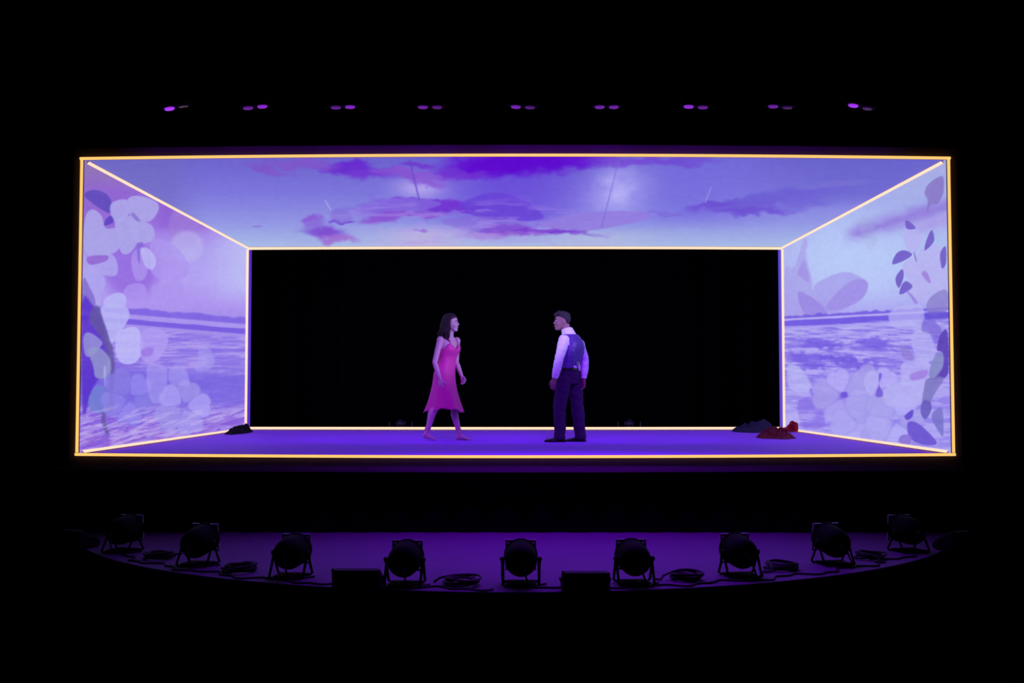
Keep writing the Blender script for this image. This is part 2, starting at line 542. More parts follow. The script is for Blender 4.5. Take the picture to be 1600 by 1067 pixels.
# left edge: dark branch
p.poly(B([(72, 95), (140, 110), (190, 180), (220, 300), (240, 420), (200, 520), (140, 620), (110, 720), (75, 760)]), (86, 46, 200), 0.85, 3)
p.poly(B([(170, 110), (195, 150), (225, 260), (262, 370), (275, 500), (262, 640), (268, 740), (215, 790), (240, 900), (215, 890), (190, 780), (235, 640), (240, 480), (200, 330), (150, 250), (115, 190), (140, 120)]), (98, 86, 160), 0.85, 2)
PB = (184, 182, 244)
for q, c in (([(220, 60), (290, 28), (340, 50), (335, 110), (250, 125), (205, 100)], PB), ([(195, 110), (330, 110), (365, 170), (330, 240), (280, 320), (250, 340), (225, 250), (200, 190)], PB),
             ([(290, 280), (380, 240), (430, 270), (448, 380), (400, 460), (320, 465), (280, 400)], (190, 186, 246)), ([(80, 300), (120, 275), (195, 330), (180, 370), (130, 420), (90, 410)], (150, 146, 216)),
             ([(110, 380), (180, 370), (245, 440), (240, 540), (160, 555), (140, 480)], (146, 150, 204)), ([(110, 690), (150, 610), (200, 605), (238, 680), (200, 770), (130, 760)], (112, 126, 208))):
    p.poly(B(q), c, 0.85, 1.5)
p.poly(B([(205, 490), (216, 490), (222, 590), (210, 600)]), (176, 180, 232), 0.7)
for q in ([(450, 260), (540, 250), (600, 295), (590, 370), (530, 450), (450, 450), (430, 330)],):
    p.poly(B(q), (176, 156, 240), 0.8, 1.5)
p.poly(B([(440, 380), (510, 365), (500, 415), (445, 420)]), (150, 112, 224), 0.7, 2)
# lower blossoms
p.flower(203, 622, 46, 5, 20, (150, 140, 234), 0.5, 2.5)
p.flower(287, 634, 46, 5, -72, (172, 162, 240), 0.55, 1.6, 1.0, (132, 112, 220))
PL = (166, 156, 238)
for q in ([(280, 380), (330, 362), (360, 400), (375, 460), (330, 510), (258, 510), (270, 440)], [(90, 530), (130, 475), (190, 490), (220, 560), (210, 600), (110, 590)], [(-40, 480), (60, 480), (85, 540), (60, 690), (-20, 690)]):
    p.poly(C(q), PL, 0.6, 1.5)
p.lay(low * sstep(0.52, 0.62, fbm(X / 22 + 31, (Y + 0.3 * X) / 4.0, 4)), (196, 182, 240), 0.45)
p.c += (fbm(X / 5, Y / 5, 3) - 0.5)[..., None] * 8
# return past the strip: the purple light on it is painted as an even glow
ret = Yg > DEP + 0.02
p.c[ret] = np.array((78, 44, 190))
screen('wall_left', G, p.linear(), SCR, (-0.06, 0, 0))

# ---- right picture
G, Yg, Vg = side_grid(1)
G = G[:, ::-1]; Yg = Yg[:, ::-1]
X, Y = to_pixels(G)
p = Picture(X, Y)
p.stops(Y, [(250, (166, 172, 226)), (320, (164, 174, 232)), (400, (178, 194, 242)), (450, (178, 186, 242)), (490, (168, 160, 238)), (540, (160, 146, 236)), (600, (158, 144, 236)), (660, (160, 150, 238)), (710, (168, 160, 238))])
p.lay(1 - sstep(1225, 1290, X), (166, 156, 232), 0.45)
p.ell(1335, 405, 80, 60, 0, (184, 204, 246), 0.7, 0.8)
# violet streak of cloud
cl = 368 - (X - 1325) * 0.30 + 10 * (fbm(X / 25, Y / 12, 3) - 0.5)
p.lay(np.exp(-((Y - cl) / 12) ** 2) * sstep(1310, 1345, X), (146, 124, 218), 0.9)
p.lay(np.exp(-((Y - cl - 22) / 12) ** 2) * sstep(1400, 1450, X), (170, 154, 230), 0.8)
Rr = crop(1340, 240, 4.106)
Q = crop(1210, 280, 4.106)
S = crop(1210, 450, 3.95)
T = crop(1340, 450, 3.95)
# faint big petals
p.poly(Q([(70, 580), (130, 560), (190, 380), (215, 420), (200, 480), (240, 640), (250, 720), (330, 850), (80, 880)]), (166, 158, 230), 0.7, 2)
p.poly(Q([(150, 600), (190, 520), (225, 660), (160, 620)]), (160, 140, 226), 0.7, 1.5)
p.poly(Q([(150, 725), (260, 770), (340, 860), (200, 870)]), (152, 132, 224), 0.8, 1.5)
p.poly(Q([(250, 700), (340, 630), (450, 595), (540, 620), (600, 670), (560, 760), (500, 800), (410, 850), (340, 850)]), (164, 156, 232), 0.75, 1.5)
p.poly(Q([(430, 700), (530, 640), (600, 670), (560, 770), (410, 840), (330, 820)]), (156, 138, 226), 0.75, 1.5)
p.poly(Rr([(20, 400), (90, 430), (130, 560), (70, 620), (20, 520)]), (162, 176, 216), 0.25, 3)
# sea
st = fbm(X / 24 + 50, (Y - 0.03 * X) / 2.6, 4)
st2 = fbm(X / 34 + 70, Y / 7, 4)
hz = 493 - (X - 1230) * 0.055
hzn = hz + 5 * (fbm(X / 9, X * 0 + 2, 3) - 0.5)
p.lay(sstep(hzn - 1, hzn + 1.5, Y) * (1 - sstep(hz + 4, hz + 6, Y)), (112, 88, 220), 0.85)
p.lay(sstep(hz + 4, hz + 6, Y) * (1 - sstep(hz + 7, hz + 9, Y)), (186, 178, 242), 0.7)
p.lay(sstep(hz + 7, hz + 9, Y + 2 * (st - 0.5)) * (1 - sstep(hz + 15, hz + 20, Y + 5 * (st - 0.5))), (104, 80, 220), 0.85 )
sea = sstep(hz + 18, hz + 24, Y)
calm = 1 - 0.8 * sstep(575, 610, Y)
p.lay(sea * calm * sstep(0.5, 0.66, st), (190, 184, 244), 0.6)
p.lay(sea * calm * sstep(0.47, 0.33, st), (118, 96, 222), 0.6)
for cx_, cy_, rx, ry in ((1285, 537, 38, 6), (1262, 559, 42, 9), (1310, 562, 30, 6), (1340, 570, 34, 8), (1270, 573, 22, 5), (1365, 535, 26, 8)):
    p.ell(cx_, cy_, rx, ry, 3, (112, 88, 220), 0.75, 0.5, 14, 9)
lo = sstep(578, 592, Y)
p.lay(lo * sstep(0.42, 0.6, st2), (182, 174, 242), 0.6)
p.lay(lo * sstep(0.45, 0.36, st2), (130, 108, 224), 0.4)
PR = (180, 172, 242)
for q, c in (([(85, 470), (150, 490), (210, 560), (225, 630), (150, 640), (85, 600)], (184, 182, 242)),
             ([(140, 720), (200, 670), (270, 700), (310, 800), (300, 860), (180, 860)], (134, 110, 226)), ([(220, 620), (330, 650), (430, 690), (420, 720), (260, 690)], (126, 100, 222))):
    p.poly(S(q), c, 0.7, 2.0)
p.flower(1318, 618, 46, 5, -35, (180, 170, 242), 0.62, 1.8, 1.0, (110, 84, 216))
p.flower(1372, 612, 44, 5, 12, (182, 174, 242), 0.55, 1.8, 1.0, (114, 88, 216))
p.flower(1345, 668, 48, 5, 50, (178, 172, 242), 0.5, 2.5)
p.flower(1400, 655, 50, 5, 10, (180, 174, 242), 0.55, 2.2)
p.poly(S([(410, 650), (445, 640), (450, 670), (425, 675)]), (110, 84, 216), 0.8)
p.lay(np.exp(-((X - 1262) / 30) ** 2 - ((Y - 655) / 16) ** 2) * sstep(0.45, 0.6, st2), (188, 180, 244), 0.6)
# blossoms on the right
PE = (182, 176, 238)
for q in ([(300, 500), (370, 485), (415, 530), (400, 600), (360, 640), (305, 590)], [(380, 650), (450, 590), (520, 590), (540, 660), (520, 730), (440, 740)], [(290, 720), (380, 660), (440, 740), (420, 820), (340, 830)], [(440, 740), (560, 720), (575, 860), (500, 950), (420, 960), (340, 880), (400, 800)]):
    p.poly(Rr(q), PE, 0.75, 1.5)
p.poly(Rr([(410, 770), (440, 755), (470, 820), (450, 825)]), (156, 124, 214), 0.8)
LF = (112, 92, 196)
p.poly(Rr([(430, 250), (460, 190), (545, 145), (550, 250), (510, 325), (470, 325), (445, 375), (450, 300)]), (134, 116, 194), 0.85)
for q in ([(308, 430), (345, 445), (372, 480), (315, 482)], [(430, 620), (440, 560), (475, 490), (492, 550), (470, 590)], [(222, 708), (250, 640), (300, 620), (350, 648), (290, 690)], [(265, 862), (243, 800), (285, 740), (295, 790)], [(268, 900), (285, 840), (315, 818), (352, 852), (310, 890)], [(540, 735), (530, 640), (565, 595), (568, 700)]):
    p.poly(Rr(q), LF, 0.92, 0.9, 1)
p.poly(Rr([(360, 635), (368, 640), (380, 690), (372, 690)]), LF, 0.7, 0.8, 1)
p.poly(Rr([(310, 880), (345, 900), (385, 955), (370, 965), (340, 920)]), (150, 124, 218), 0.8)
p.poly(Rr([(440, 980), (480, 910), (570, 875), (575, 1000), (480, 1040)]), (138, 128, 204), 0.8)
for q in ([(190, 180), (240, 120), (380, 100), (415, 180), (380, 250), (240, 250)], [(330, 330), (360, 265), (430, 260), (475, 360), (470, 440), (380, 450)], [(265, 500), (300, 450), (430, 440), (440, 560), (400, 600), (290, 600)], [(160, 640), (230, 590), (400, 580), (410, 700), (300, 740), (180, 720)], [(40, 560), (80, 510), (125, 530), (120, 640), (60, 640)]):
    p.poly(T(q), (182, 178, 242), 0.72, 1.8)
p.poly(T([(262, 355), (310, 370), (350, 440), (290, 440)]), (144, 126, 212), 0.8)
p.poly(T([(320, 545), (350, 520), (430, 505), (420, 550), (340, 570)]), (158, 124, 222), 0.8, 2)
p.poly(T([(110, 660), (150, 540), (130, 530), (135, 600), (155, 640), (150, 670)]), (112, 86, 214), 0.8)
p.poly(T([(395, 260), (410, 190), (470, 200), (520, 260), (500, 310), (440, 280)]), (124, 106, 214), 0.75, 2)
p.poly(T([(420, 150), (550, 150), (550, 190), (430, 195)]), (100, 80, 210), 0.7, 3)
p.poly(T([(490, 380), (510, 290), (555, 270), (560, 520), (500, 560), (470, 560), (525, 480), (525, 400)]), (92, 66, 180), 0.92)
p.poly(T([(440, 540), (470, 430), (520, 395), (528, 480), (480, 550)]), (132, 138, 196), 0.85)
p.poly(T([(410, 620), (430, 560), (530, 555), (470, 660), (440, 720), (400, 700)]), (124, 118, 190), 0.85)
p.poly(T([(390, 770), (400, 700), (445, 700), (455, 750), (420, 810)]), (98, 90, 184), 0.85)
p.poly(T([(455, 790), (520, 740), (530, 900), (510, 900)]), (118, 114, 198), 0.85)
p.poly(T([(290, 790), (340, 750), (340, 790), (310, 815)]), (96, 72, 204), 0.9)
p.poly(T([(310, 830), (380, 840), (490, 955), (400, 965), (320, 920)]), (104, 82, 206), 0.9)
p.poly(T([(255, 950), (270, 910), (330, 910), (320, 965)]), (132, 106, 208), 0.8)
p.c += (fbm(X / 5, Y / 5, 3) - 0.5)[..., None] * 8
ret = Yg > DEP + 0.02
p.c[ret] = np.array((92, 72, 206))  # violet light on the right return, painted as flat glowing colour
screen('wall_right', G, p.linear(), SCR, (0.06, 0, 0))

# ---- sky on the ceiling
nc, nr = 820, 170
xx = np.linspace(-HW, HW, nc)
yy = depth_nodes(nr)[::-1]
Xg, Yg = np.meshgrid(xx, yy)
Zg = H + 0.036 * (1 - (Xg / HW) ** 2) * (1 - 0.65 * Yg / DEP)
G = np.stack([Xg, Yg, Zg], -1)
X, Y = to_pixels(G)
p = Picture(X, Y)
p.stops(Y, [(245, (106, 98, 202)), (300, (122, 116, 216)), (345, (142, 146, 224)), (384, (164, 184, 228))])
p.lay(np.exp(-((X - 1080) / 110) ** 2) * (1 - sstep(330, 365, Y)), (116, 108, 220), 0.7)
p.lay(np.exp(-((X - 800) / 110) ** 2) * (1 - sstep(330, 375, Y)), (98, 60, 214), 0.65)
p.lay(sstep(1150, 1330, X) * (1 - sstep(300, 330, Y)), (98, 94, 198), 0.6)
p.lay(1 - sstep(250, 330, X), (108, 104, 186), 0.6)
# projector glare painted into the picture as bright columns
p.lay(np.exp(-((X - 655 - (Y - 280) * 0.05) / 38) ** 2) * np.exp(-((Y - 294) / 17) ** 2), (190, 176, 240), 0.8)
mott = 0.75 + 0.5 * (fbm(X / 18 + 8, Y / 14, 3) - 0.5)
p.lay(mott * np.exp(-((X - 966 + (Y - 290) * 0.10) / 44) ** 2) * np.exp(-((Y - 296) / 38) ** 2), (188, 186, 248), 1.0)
# warm foot of the sky
p.lay(np.exp(-((X - 660) / 70) ** 2) * sstep(348, 366, Y), (190, 176, 222), 0.8)
p.lay(np.exp(-((X - 930) / 90) ** 2) * sstep(352, 372, Y), (178, 186, 222), 0.7)
# clouds: (cx, cy, rx, ry, rot, colour, alpha)
V1, V2, V3 = (92, 4, 204), (112, 52, 206), (134, 84, 208)
for cx_, cy_, rx, ry, rot, c, a in (
        (800, 252, 92, 20, -4, V1, 0.98), (770, 262, 62, 14, -6, V1, 0.9), (880, 250, 60, 14, -6, V1, 0.8), (720, 272, 40, 7, 4, V2, 0.8),
        (565, 268, 58, 9, 4, V2, 0.95), (540, 262, 40, 8, -4, (100, 40, 204), 0.9), (640, 272, 60, 6, 6, V3, 0.9), (668, 285, 28, 6, 6, V3, 0.8), (650, 258, 26, 5, 4, V2, 0.8),
        (470, 258, 55, 8, 4, (126, 84, 200), 0.85), (410, 263, 30, 6, 12, (122, 82, 198), 0.85), (440, 270, 20, 4, 8, (126, 86, 200), 0.6),
        (655, 316, 60, 5, 3, V2, 0.85), (620, 326, 72, 10, -3, (126, 96, 214), 0.85), (690, 322, 40, 7, 3, V2, 0.9), (605, 340, 40, 7, -8, V3, 0.95), (650, 334, 50, 6, 0, V3, 0.85), (715, 326, 30, 5, 0, V2, 0.8),
        (505, 362, 36, 11, 8, (122, 72, 206), 0.9), (530, 374, 30, 5, 5, (158, 104, 206), 0.8), (487, 344, 14, 5, 0, V3, 0.85), (530, 345, 18, 3, 0, V2, 0.9), (532, 336, 14, 9, 0, (126, 110, 214), 0.6),
        (660, 357, 10, 3, 0, V3, 0.7), (775, 355, 34, 6, -6, (124, 62, 204), 0.9), (810, 362, 50, 6, 2, (130, 76, 206), 0.85), (840, 358, 80, 5, 4, (116, 50, 204), 0.85), (770, 367, 40, 6, 0, (156, 104, 206), 0.6),
        (1150, 324, 62, 9, -3, (112, 88, 210), 0.9), (1220, 310, 90, 10, -8, (106, 92, 208), 0.9), (1120, 318, 36, 5, -8, (104, 74, 206), 0.8), (1260, 318, 40, 9, -5, (108, 96, 210), 0.85), (1180, 331, 60, 5, 0, (104, 76, 206), 0.8), (1040, 335, 40, 2.5, 2, (124, 104, 210), 0.7),
        (990, 250, 80, 7, 2, (112, 60, 208), 0.7), (1075, 253, 45, 6, 0, (108, 74, 206), 0.7), (405, 358, 9, 1.5, 0, V3, 0.7), (1300, 290, 60, 5, -6, (120, 112, 206), 0.6)):
    p.ell(cx_, cy_, rx, ry, rot, c, a, 0.55, 15, 22)
# drifting petals over the sky
p.poly([(718, 322), (740, 308), (775, 301), (815, 312), (850, 340), (800, 345), (745, 338)], (102, 64, 210), 0.75, 2)
p.poly([(555, 322), (600, 312), (640, 308), (690, 318), (640, 330)], (130, 104, 220), 0.7, 2)
p.poly([(840, 350), (880, 338), (930, 331), (985, 330), (1020, 335), (1005, 344), (960, 354), (920, 360), (870, 358)], (146, 122, 220), 0.8, 1.5)
p.poly([(690, 345), (730, 338), (790, 341), (830, 352), (780, 362), (720, 358)], (134, 104, 214), 0.55, 2)
p.ell(532, 338, 17, 12, 0, (128, 112, 214), 0.45, 0.12)
w = fbm(X / 40, Y / 6 + 30, 4)
p.lay(sstep(0.55, 0.7, w) * sstep(300, 330, Y) * np.exp(-((X - 700) / 200) ** 2), (176, 150, 232), 0.4)
# thin dark and pale lines drawn across the sky
for (x0, y0), (x1, y1), wd, c, a in (((640, 250), (655, 312), 1.6, (96, 70, 196), 0.6), ((967, 250), (940, 355), 1.0, (120, 104, 206), 0.6), ((508, 313), (517, 328), 1.0, (176, 170, 236), 0.7), ((1111, 293), (1102, 316), 1.0, (160, 152, 232), 0.6)):
    t = np.clip(((X - x0) * (x1 - x0) + (Y - y0) * (y1 - y0)) / ((x1 - x0) ** 2 + (y1 - y0) ** 2), 0, 1)
    d = np.hypot(X - x0 - t * (x1 - x0), Y - y0 - t * (y1 - y0))
    p.lay(1 - sstep(wd * 0.4, wd * 1.6, d), c, a)
p.c += (fbm(X / 9, Y / 4, 3) - 0.5)[..., None] * 6
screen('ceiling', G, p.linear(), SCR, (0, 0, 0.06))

# ---- box floor
nx, ny = 40, 12
xs = [-HW + 2 * HW * i / nx for i in range(nx + 1)]
ys = [DEP * j / ny for j in range(ny + 1)] + [DEP + 0.55]
b = MB()
vs = [(x, y, floor_z(x, y)) for y in ys for x in xs]
fs = [(j * (nx + 1) + i, j * (nx + 1) + i + 1, (j + 1) * (nx + 1) + i + 1, (j + 1) * (nx + 1) + i) for j in range(len(ys) - 1) for i in range(nx)]
off = len(vs)
vs += [(x, y, -0.15) for y in ys for x in xs]
fs += [tuple(off + k for k in reversed(f)) for f in list(fs)]
nn = nx + 1
last = (len(ys) - 1) * nn
for i in range(nx):
    fs.append((i + 1, i, off + i, off + i + 1)); fs.append((last + i, last + i + 1, off + last + i + 1, off + last + i))
for j in range(len(ys) - 1):
    fs.append((j * nn, (j + 1) * nn, off + (j + 1) * nn, off + j * nn)); fs.append(((j + 1) * nn + nx, j * nn + nx, off + j * nn + nx, off + (j + 1) * nn + nx))
b.add(vs, fs)
struct(b.build('floor', M['floor'], smooth=False))

# ---- outer frame of the box: four beams
def beam(name, prof_fn, pts, m):
    b = MB()
    b.loft([prof_fn(p) for p in pts])
    return struct(b.build(name, m, smooth=False))
xs = [(-HW - 0.10) + 2 * (HW + 0.10) * i / 40 for i in range(41)]
beam('trim_1', lambda x: [Vector((x, y, top_z(x, 0) + dz)) for y, dz in ((-0.06, 0.01), (-0.06, 0.115), (0.25, 0.115), (0.25, 0.07), (0.0, 0.07), (0.0, 0.01))], xs, M['frame'])
beam('trim_2', lambda x: [Vector((x, y, floor_z(x, 0) + dz)) for y, dz in ((-0.06, -0.012), (-0.06, -0.17), (0.25, -0.17), (0.25, -0.128), (-0.001, -0.128), (-0.001, -0.012))], xs, M['frame'])
for nme, s in (('trim_3', -1), ('trim_4', 1)):
    b = MB()
    x0, x1 = sorted((s * (HW + 0.005), s * (HW + 0.095)))
    b.box(x0, x1, -0.06, 0.0, -0.012, H + 0.012)
    b.box(*sorted((s * (HW + 0.065), s * (HW + 0.095))), 0.0, 0.25, -0.012, H + 0.012)
    struct(b.build(nme, M['frame'], smooth=False))
# black skirt hanging to the deck, with soft pleats
b = MB()
rings = []
for k in range(161):
    x = -5.6 + 11.2 * k / 160
    y = 0.06 + 0.02 * math.sin(k * 1.1)
    rings.append([Vector((x, y, -0.175)), Vector((x, y + 0.01, -0.175)), Vector((x, y + 0.01, ZA + 0.004)), Vector((x, y, ZA + 0.004))])
b.loft(rings)
sk = b.build('stage_skirt', M['void'])
tag(sk, 'black pleated skirt hanging from the box floor to the stage deck', 'skirt')

# ================================================================== light strips on the twelve edges
def strip(label, pts, inward, m, w=0.030):
    """pts along the edge; inward: unit vector towards the open side"""
    pts = [Vector(q) for q in pts]
    root = empty('light_strip', pts[0])
    o = pts[0]
    n = Vector(inward).normalized()
    ch, df = MB(), MB()
    rc, rd = [], []
    for i, q in enumerate(pts):
        t = (pts[min(i + 1, len(pts) - 1)] - pts[max(i - 1, 0)]).normalized()
        sd = t.cross(n).normalized()
        c = q - o
        h = w / 2
        rc.append([c + sd * (u * h * 1.12) + n * (v * w) for u, v in ((-1, -0.15), (1, -0.15), (1, 0.12), (-1, 0.12))])
        rd.append([c + sd * (u * h) + n * (v * w) for u, v in ((-1, 0.12), (1, 0.12), (1, 0.4), (0.6, 0.66), (-0.6, 0.66), (-1, 0.4))])
    ch.loft(rc); df.loft(rd)
    ch.build('channel', M['channel'], root, smooth=False)
    df.build('diffuser', m, root, smooth=False)
    tag(root, label, 'light strip', 'light strips outlining the box')
    return root
SF, SI = M['strip_front'], M['strip_inner']
span = lambda a, b_, n=40: [a + (b_ - a) * i / n for i in range(n + 1)]
strip('amber light strip along the top front edge of the box', [(x, -0.065, top_z(x, 0)) for x in span(-HW - 0.02, HW + 0.02)], (0, -1, 0), SF)
strip('amber light strip along the bottom front edge of the box floor', [(x, -0.065, floor_z(x, 0)) for x in span(-HW - 0.02, HW + 0.02)], (0, -1, 0), SF)
strip('upright amber light strip on the left front edge', [(-HW, -0.065, z) for z in span(0.02, H - 0.018, 8)], (0, -1, 0), SF)
strip('upright amber light strip on the right front edge', [(HW, -0.065, z) for z in span(0.02, H - 0.018, 8)], (0, -1, 0), SF)
q2 = math.sqrt(0.5)
wd = 0.033
strip('slanting pinkish light strip where ceiling meets the left screen', [(-HW + 0.012, y, top_z(HW, y) - 0.012) for y in span(0.07, DEP, 8)], (q2, 0, -q2), SI, wd)
strip('slanting pinkish light strip where ceiling meets the right screen', [(HW - 0.012, y, top_z(HW, y) - 0.012) for y in span(0.07, DEP, 8)], (-q2, 0, -q2), SI, wd)
strip('pinkish light strip at the foot of the left screen', [(-HW + 0.012, y, 0.018) for y in span(0.07, DEP, 8)], (q2, 0, q2), SI, wd)
strip('pinkish light strip at the foot of the right screen', [(HW - 0.012, y, 0.018) for y in span(0.07, DEP, 8)], (-q2, 0, q2), SI, wd)
wb = 0.046
strip('warm white light strip along the rear top edge above the black opening', [(x, DEP, top_z(x, DEP) - 0.018) for x in span(-HW + 0.02, HW - 0.02)], (0, -q2, -q2), SI, wb)
strip('warm white light strip along the rear floor edge behind the performers', [(x, DEP, floor_z(x, DEP) + 0.022) for x in span(-HW + 0.02, HW - 0.02)], (0, -q2, q2), SI, wb)
strip('upright warm white light strip on the left rear edge', [(-HW + 0.006, DEP - 0.02, z) for z in span(0.06, H - 0.05, 8)], (q2, -q2, 0), SI, wb)
strip('upright warm white light strip on the right rear edge', [(HW - 0.006, DEP - 0.02, z) for z in span(0.06, H - 0.05, 8)], (-q2, -q2, 0), SI, wb)

# ================================================================== PEOPLE
def fwd(deg):
    a = math.radians(deg)
    return Vector((math.cos(a), math.sin(a), 0))

def torso_rings(table, n=24, grow=0.0, power=2.3):
    """table rows: z, cx, cy, half width, half depth, facing (deg)"""
    rings = []
    for z, cx_, cy_, a, d, fc in table:
        f = fwd(fc); r = Vector((f.y, -f.x, 0))
        ring = []
        for k in range(n):
            t = 2 * PI * k / n
            c, s = math.cos(t), math.sin(t)
            e = 2 / power
            u = math.copysign(abs(c) ** e, c) * (a + grow)
            v = math.copysign(abs(s) ** e, s) * (d + grow)
            ring.append(Vector((cx_, cy_, z)) + r * u + f * v)
        rings.append(ring)
    return rings

def hand(mb, wrist, d, thumb, curl, size=1.0, scale_t=1.0):
    """d: towards the fingertips, thumb: side of the thumb, curl: amount per joint (rad)"""
    d = Vector(d).normalized()
    s = Vector(thumb); s = (s - d * s.dot(d)).normalized()
    n = d.cross(s) * scale_t           # fingers close towards n
    w = Vector(wrist)
    k = size
    pr = []
    for t, a, b_ in ((-0.02, 0.026, 0.020), (0.015, 0.030, 0.019), (0.05, 0.040, 0.017), (0.08, 0.042, 0.015), (0.098, 0.038, 0.012)):
        c = w + d * (t * k)
        pr.append([c + s * (math.cos(2 * PI * i / 12) * a * k) + n * (math.sin(2 * PI * i / 12) * b_ * k) for i in range(12)])
    mb.loft(pr)
    for off_, ln, r in ((0.030, 0.072, 0.0092), (0.010, 0.082, 0.0096), (-0.011, 0.076, 0.0092), (-0.031, 0.060, 0.0082)):
        q = w + d * (0.088 * k) + s * (off_ * k)
        pts = [q]
        a = curl * 0.6
        dr = (d + s * (off_ * 1.6)).normalized()
        for seg in (0.45, 0.30, 0.25):
            dd = dr * math.cos(a) + n * math.sin(a)
            q = q + dd * (ln * seg * k)
            pts.append(q)
            a += curl
        mb.tube(pts, [r * k, r * 0.97 * k, r * 0.88 * k, r * 0.75 * k], 8, True)
    q = w + d * (0.022 * k) + s * (0.024 * k)
    pts = [q]
    for dr, ln in (((s * 0.75 + d * 0.7 + n * 0.25), 0.042), ((s * 0.4 + d * 0.9 + n * 0.35), 0.034), ((s * 0.1 + d * 0.95 + n * 0.4), 0.026)):
        q = q + dr.normalized() * (ln * k)
        pts.append(q)
    mb.tube(pts, [0.014 * k, 0.012 * k, 0.0105 * k, 0.009 * k], 8, True)

def bare_foot(mb, ankle, heel, toe, side_):
    ankle, heel, toe = Vector(ankle), Vector(heel), Vector(toe)
    f = toe - heel; L = f.length; f.normalize()
    sd = Vector((0, 0, 1)).cross(f).normalized()
    up = f.cross(sd)
    rings = []
    for t, a, h, c in ((0.02, 0.018, 0.020, 0.030), (0.10, 0.030, 0.034, 0.036), (0.25, 0.032, 0.042, 0.042), (0.45, 0.034, 0.034, 0.036), (0.65, 0.042, 0.022, 0.024), (0.80, 0.044, 0.014, 0.015), (0.88, 0.036, 0.010, 0.011)):
        p_ = heel + f * (L * t) + up * (c - 0.018)
        rings.append([p_ + sd * (math.cos(2 * PI * i / 14) * a) + up * (math.sin(2 * PI * i / 14) * h) for i in range(14)])
    mb.loft(rings)
    mb.tube([ankle + Vector((0, 0, 0.05)), ankle, heel + f * (L * 0.22) + up * 0.03], [0.036, 0.036, 0.036], 12, True)
    for i in range(5):
        o_ = (-0.032 + 0.016 * i) * side_
        ln = 0.14 - 0.022 * i
        q = heel + f * (L * 0.82) + sd * o_ + up * (-0.006)
        mb.tube([q, q + f * (L * ln * 1.1)], [0.0105 - 0.001 * i, 0.0085 - 0.0008 * i], 8, True)

def head_mtx(chin, facing, nod=0.0, k=1.0):
    f = fwd(facing)
    r = Vector((f.y, -f.x, 0))
    m = Matrix(((r.x, f.x, 0), (r.y, f.y, 0), (0, 0, 1))).to_4x4()
    return Matrix.Translation(Vector(chin)) @ m @ Matrix.Rotation(nod, 4, 'X') @ Matrix.Scale(k, 4)

HEAD = [(-0.004, 0.020, 0.080, 0.040), (0.010, 0.036, 0.092, 0.010), (0.035, 0.050, 0.093, -0.030), (0.060, 0.058, 0.094, -0.060), (0.085, 0.064, 0.090, -0.080), (0.112, 0.068, 0.087, -0.094), (0.140, 0.071, 0.095, -0.102), (0.170, 0.072, 0.091, -0.103), (0.198, 0.064, 0.072, -0.088), (0.218, 0.046, 0.044, -0.062), (0.230, 0.020, 0.006, -0.026)]
def head(mb, m):
    rings = []
    for z, a, f_, bk in HEAD:
        cy_, d = (f_ + bk) / 2, (f_ - bk) / 2
        rings.append([m @ Vector((math.cos(2 * PI * i / 22) * a, cy_ + math.sin(2 * PI * i / 22) * d, z)) for i in range(22)])
    mb.loft(rings)
    mb.tube([m @ Vector(q) for q in ((0, 0.088, 0.128), (0, 0.100, 0.105), (0, 0.111, 0.086), (0, 0.096, 0.076))], [0.008, 0.011, 0.014, 0.011], 8, True)
    for s in (-1, 1):
        mb.ellipsoid(m @ Vector((s * 0.012, 0.096, 0.080)), (0.009, 0.009, 0.008), 8, 6)
        rot = m.to_3x3() @ Matrix.Rotation(math.radians(-12), 3, 'X')
        mb.ellipsoid(m @ Vector((s * 0.070, -0.010, 0.100)), (0.009, 0.018, 0.031), 10, 8, rot)
        mb.ellipsoid(m @ Vector((s * 0.040, 0.070, 0.075)), (0.022, 0.020, 0.024), 10, 6, m.to_3x3())
        mb.ellipsoid(m @ Vector((s * 0.030, 0.088, 0.134)), (0.022, 0.010, 0.007), 10, 6, m.to_3x3())
    mb.ellipsoid(m @ Vector((0, 0.094, 0.053)), (0.024, 0.009, 0.007), 10, 6, m.to_3x3())
    mb.ellipsoid(m @ Vector((0, 0.092, 0.042)), (0.021, 0.009, 0.008), 10, 6, m.to_3x3())
    mb.ellipsoid(m @ Vector((0, 0.084, 0.014)), (0.022, 0.014, 0.014), 10, 6, m.to_3x3())

def face_details(parent, m, brow):
    rot = m.to_3x3()
    for s in (-1, 1):
        b = MB(); b.ellipsoid(m @ Vector((s * 0.031, 0.0835, 0.116)), (0.0135, 0.0085, 0.0075), 12, 8, rot)
        e = b.build('eye', M['eye_white'], parent)
        b = MB(); b.ellipsoid(m @ Vector((s * 0.031, 0.0905, 0.116)), (0.0055, 0.0025, 0.0055), 10, 6, rot)
        b.build('iris', M['iris'], e)
        b = MB(); b.tube([m @ Vector(q) for q in ((s * 0.014, 0.097, 0.134), (s * 0.03, 0.0975, 0.139), (s * 0.050, 0.085, 0.135))], [0.003, 0.004, 0.002], 6, True)
        b.build('eyebrow', brow, parent)
    b = MB(); b.tube([m @ Vector(q) for q in ((-0.020, 0.096, 0.047), (0, 0.1035, 0.0485), (0.020, 0.096, 0.047))], [0.003, 0.0055, 0.003], 6, True)
    b.build('lips', M['lip'], parent)

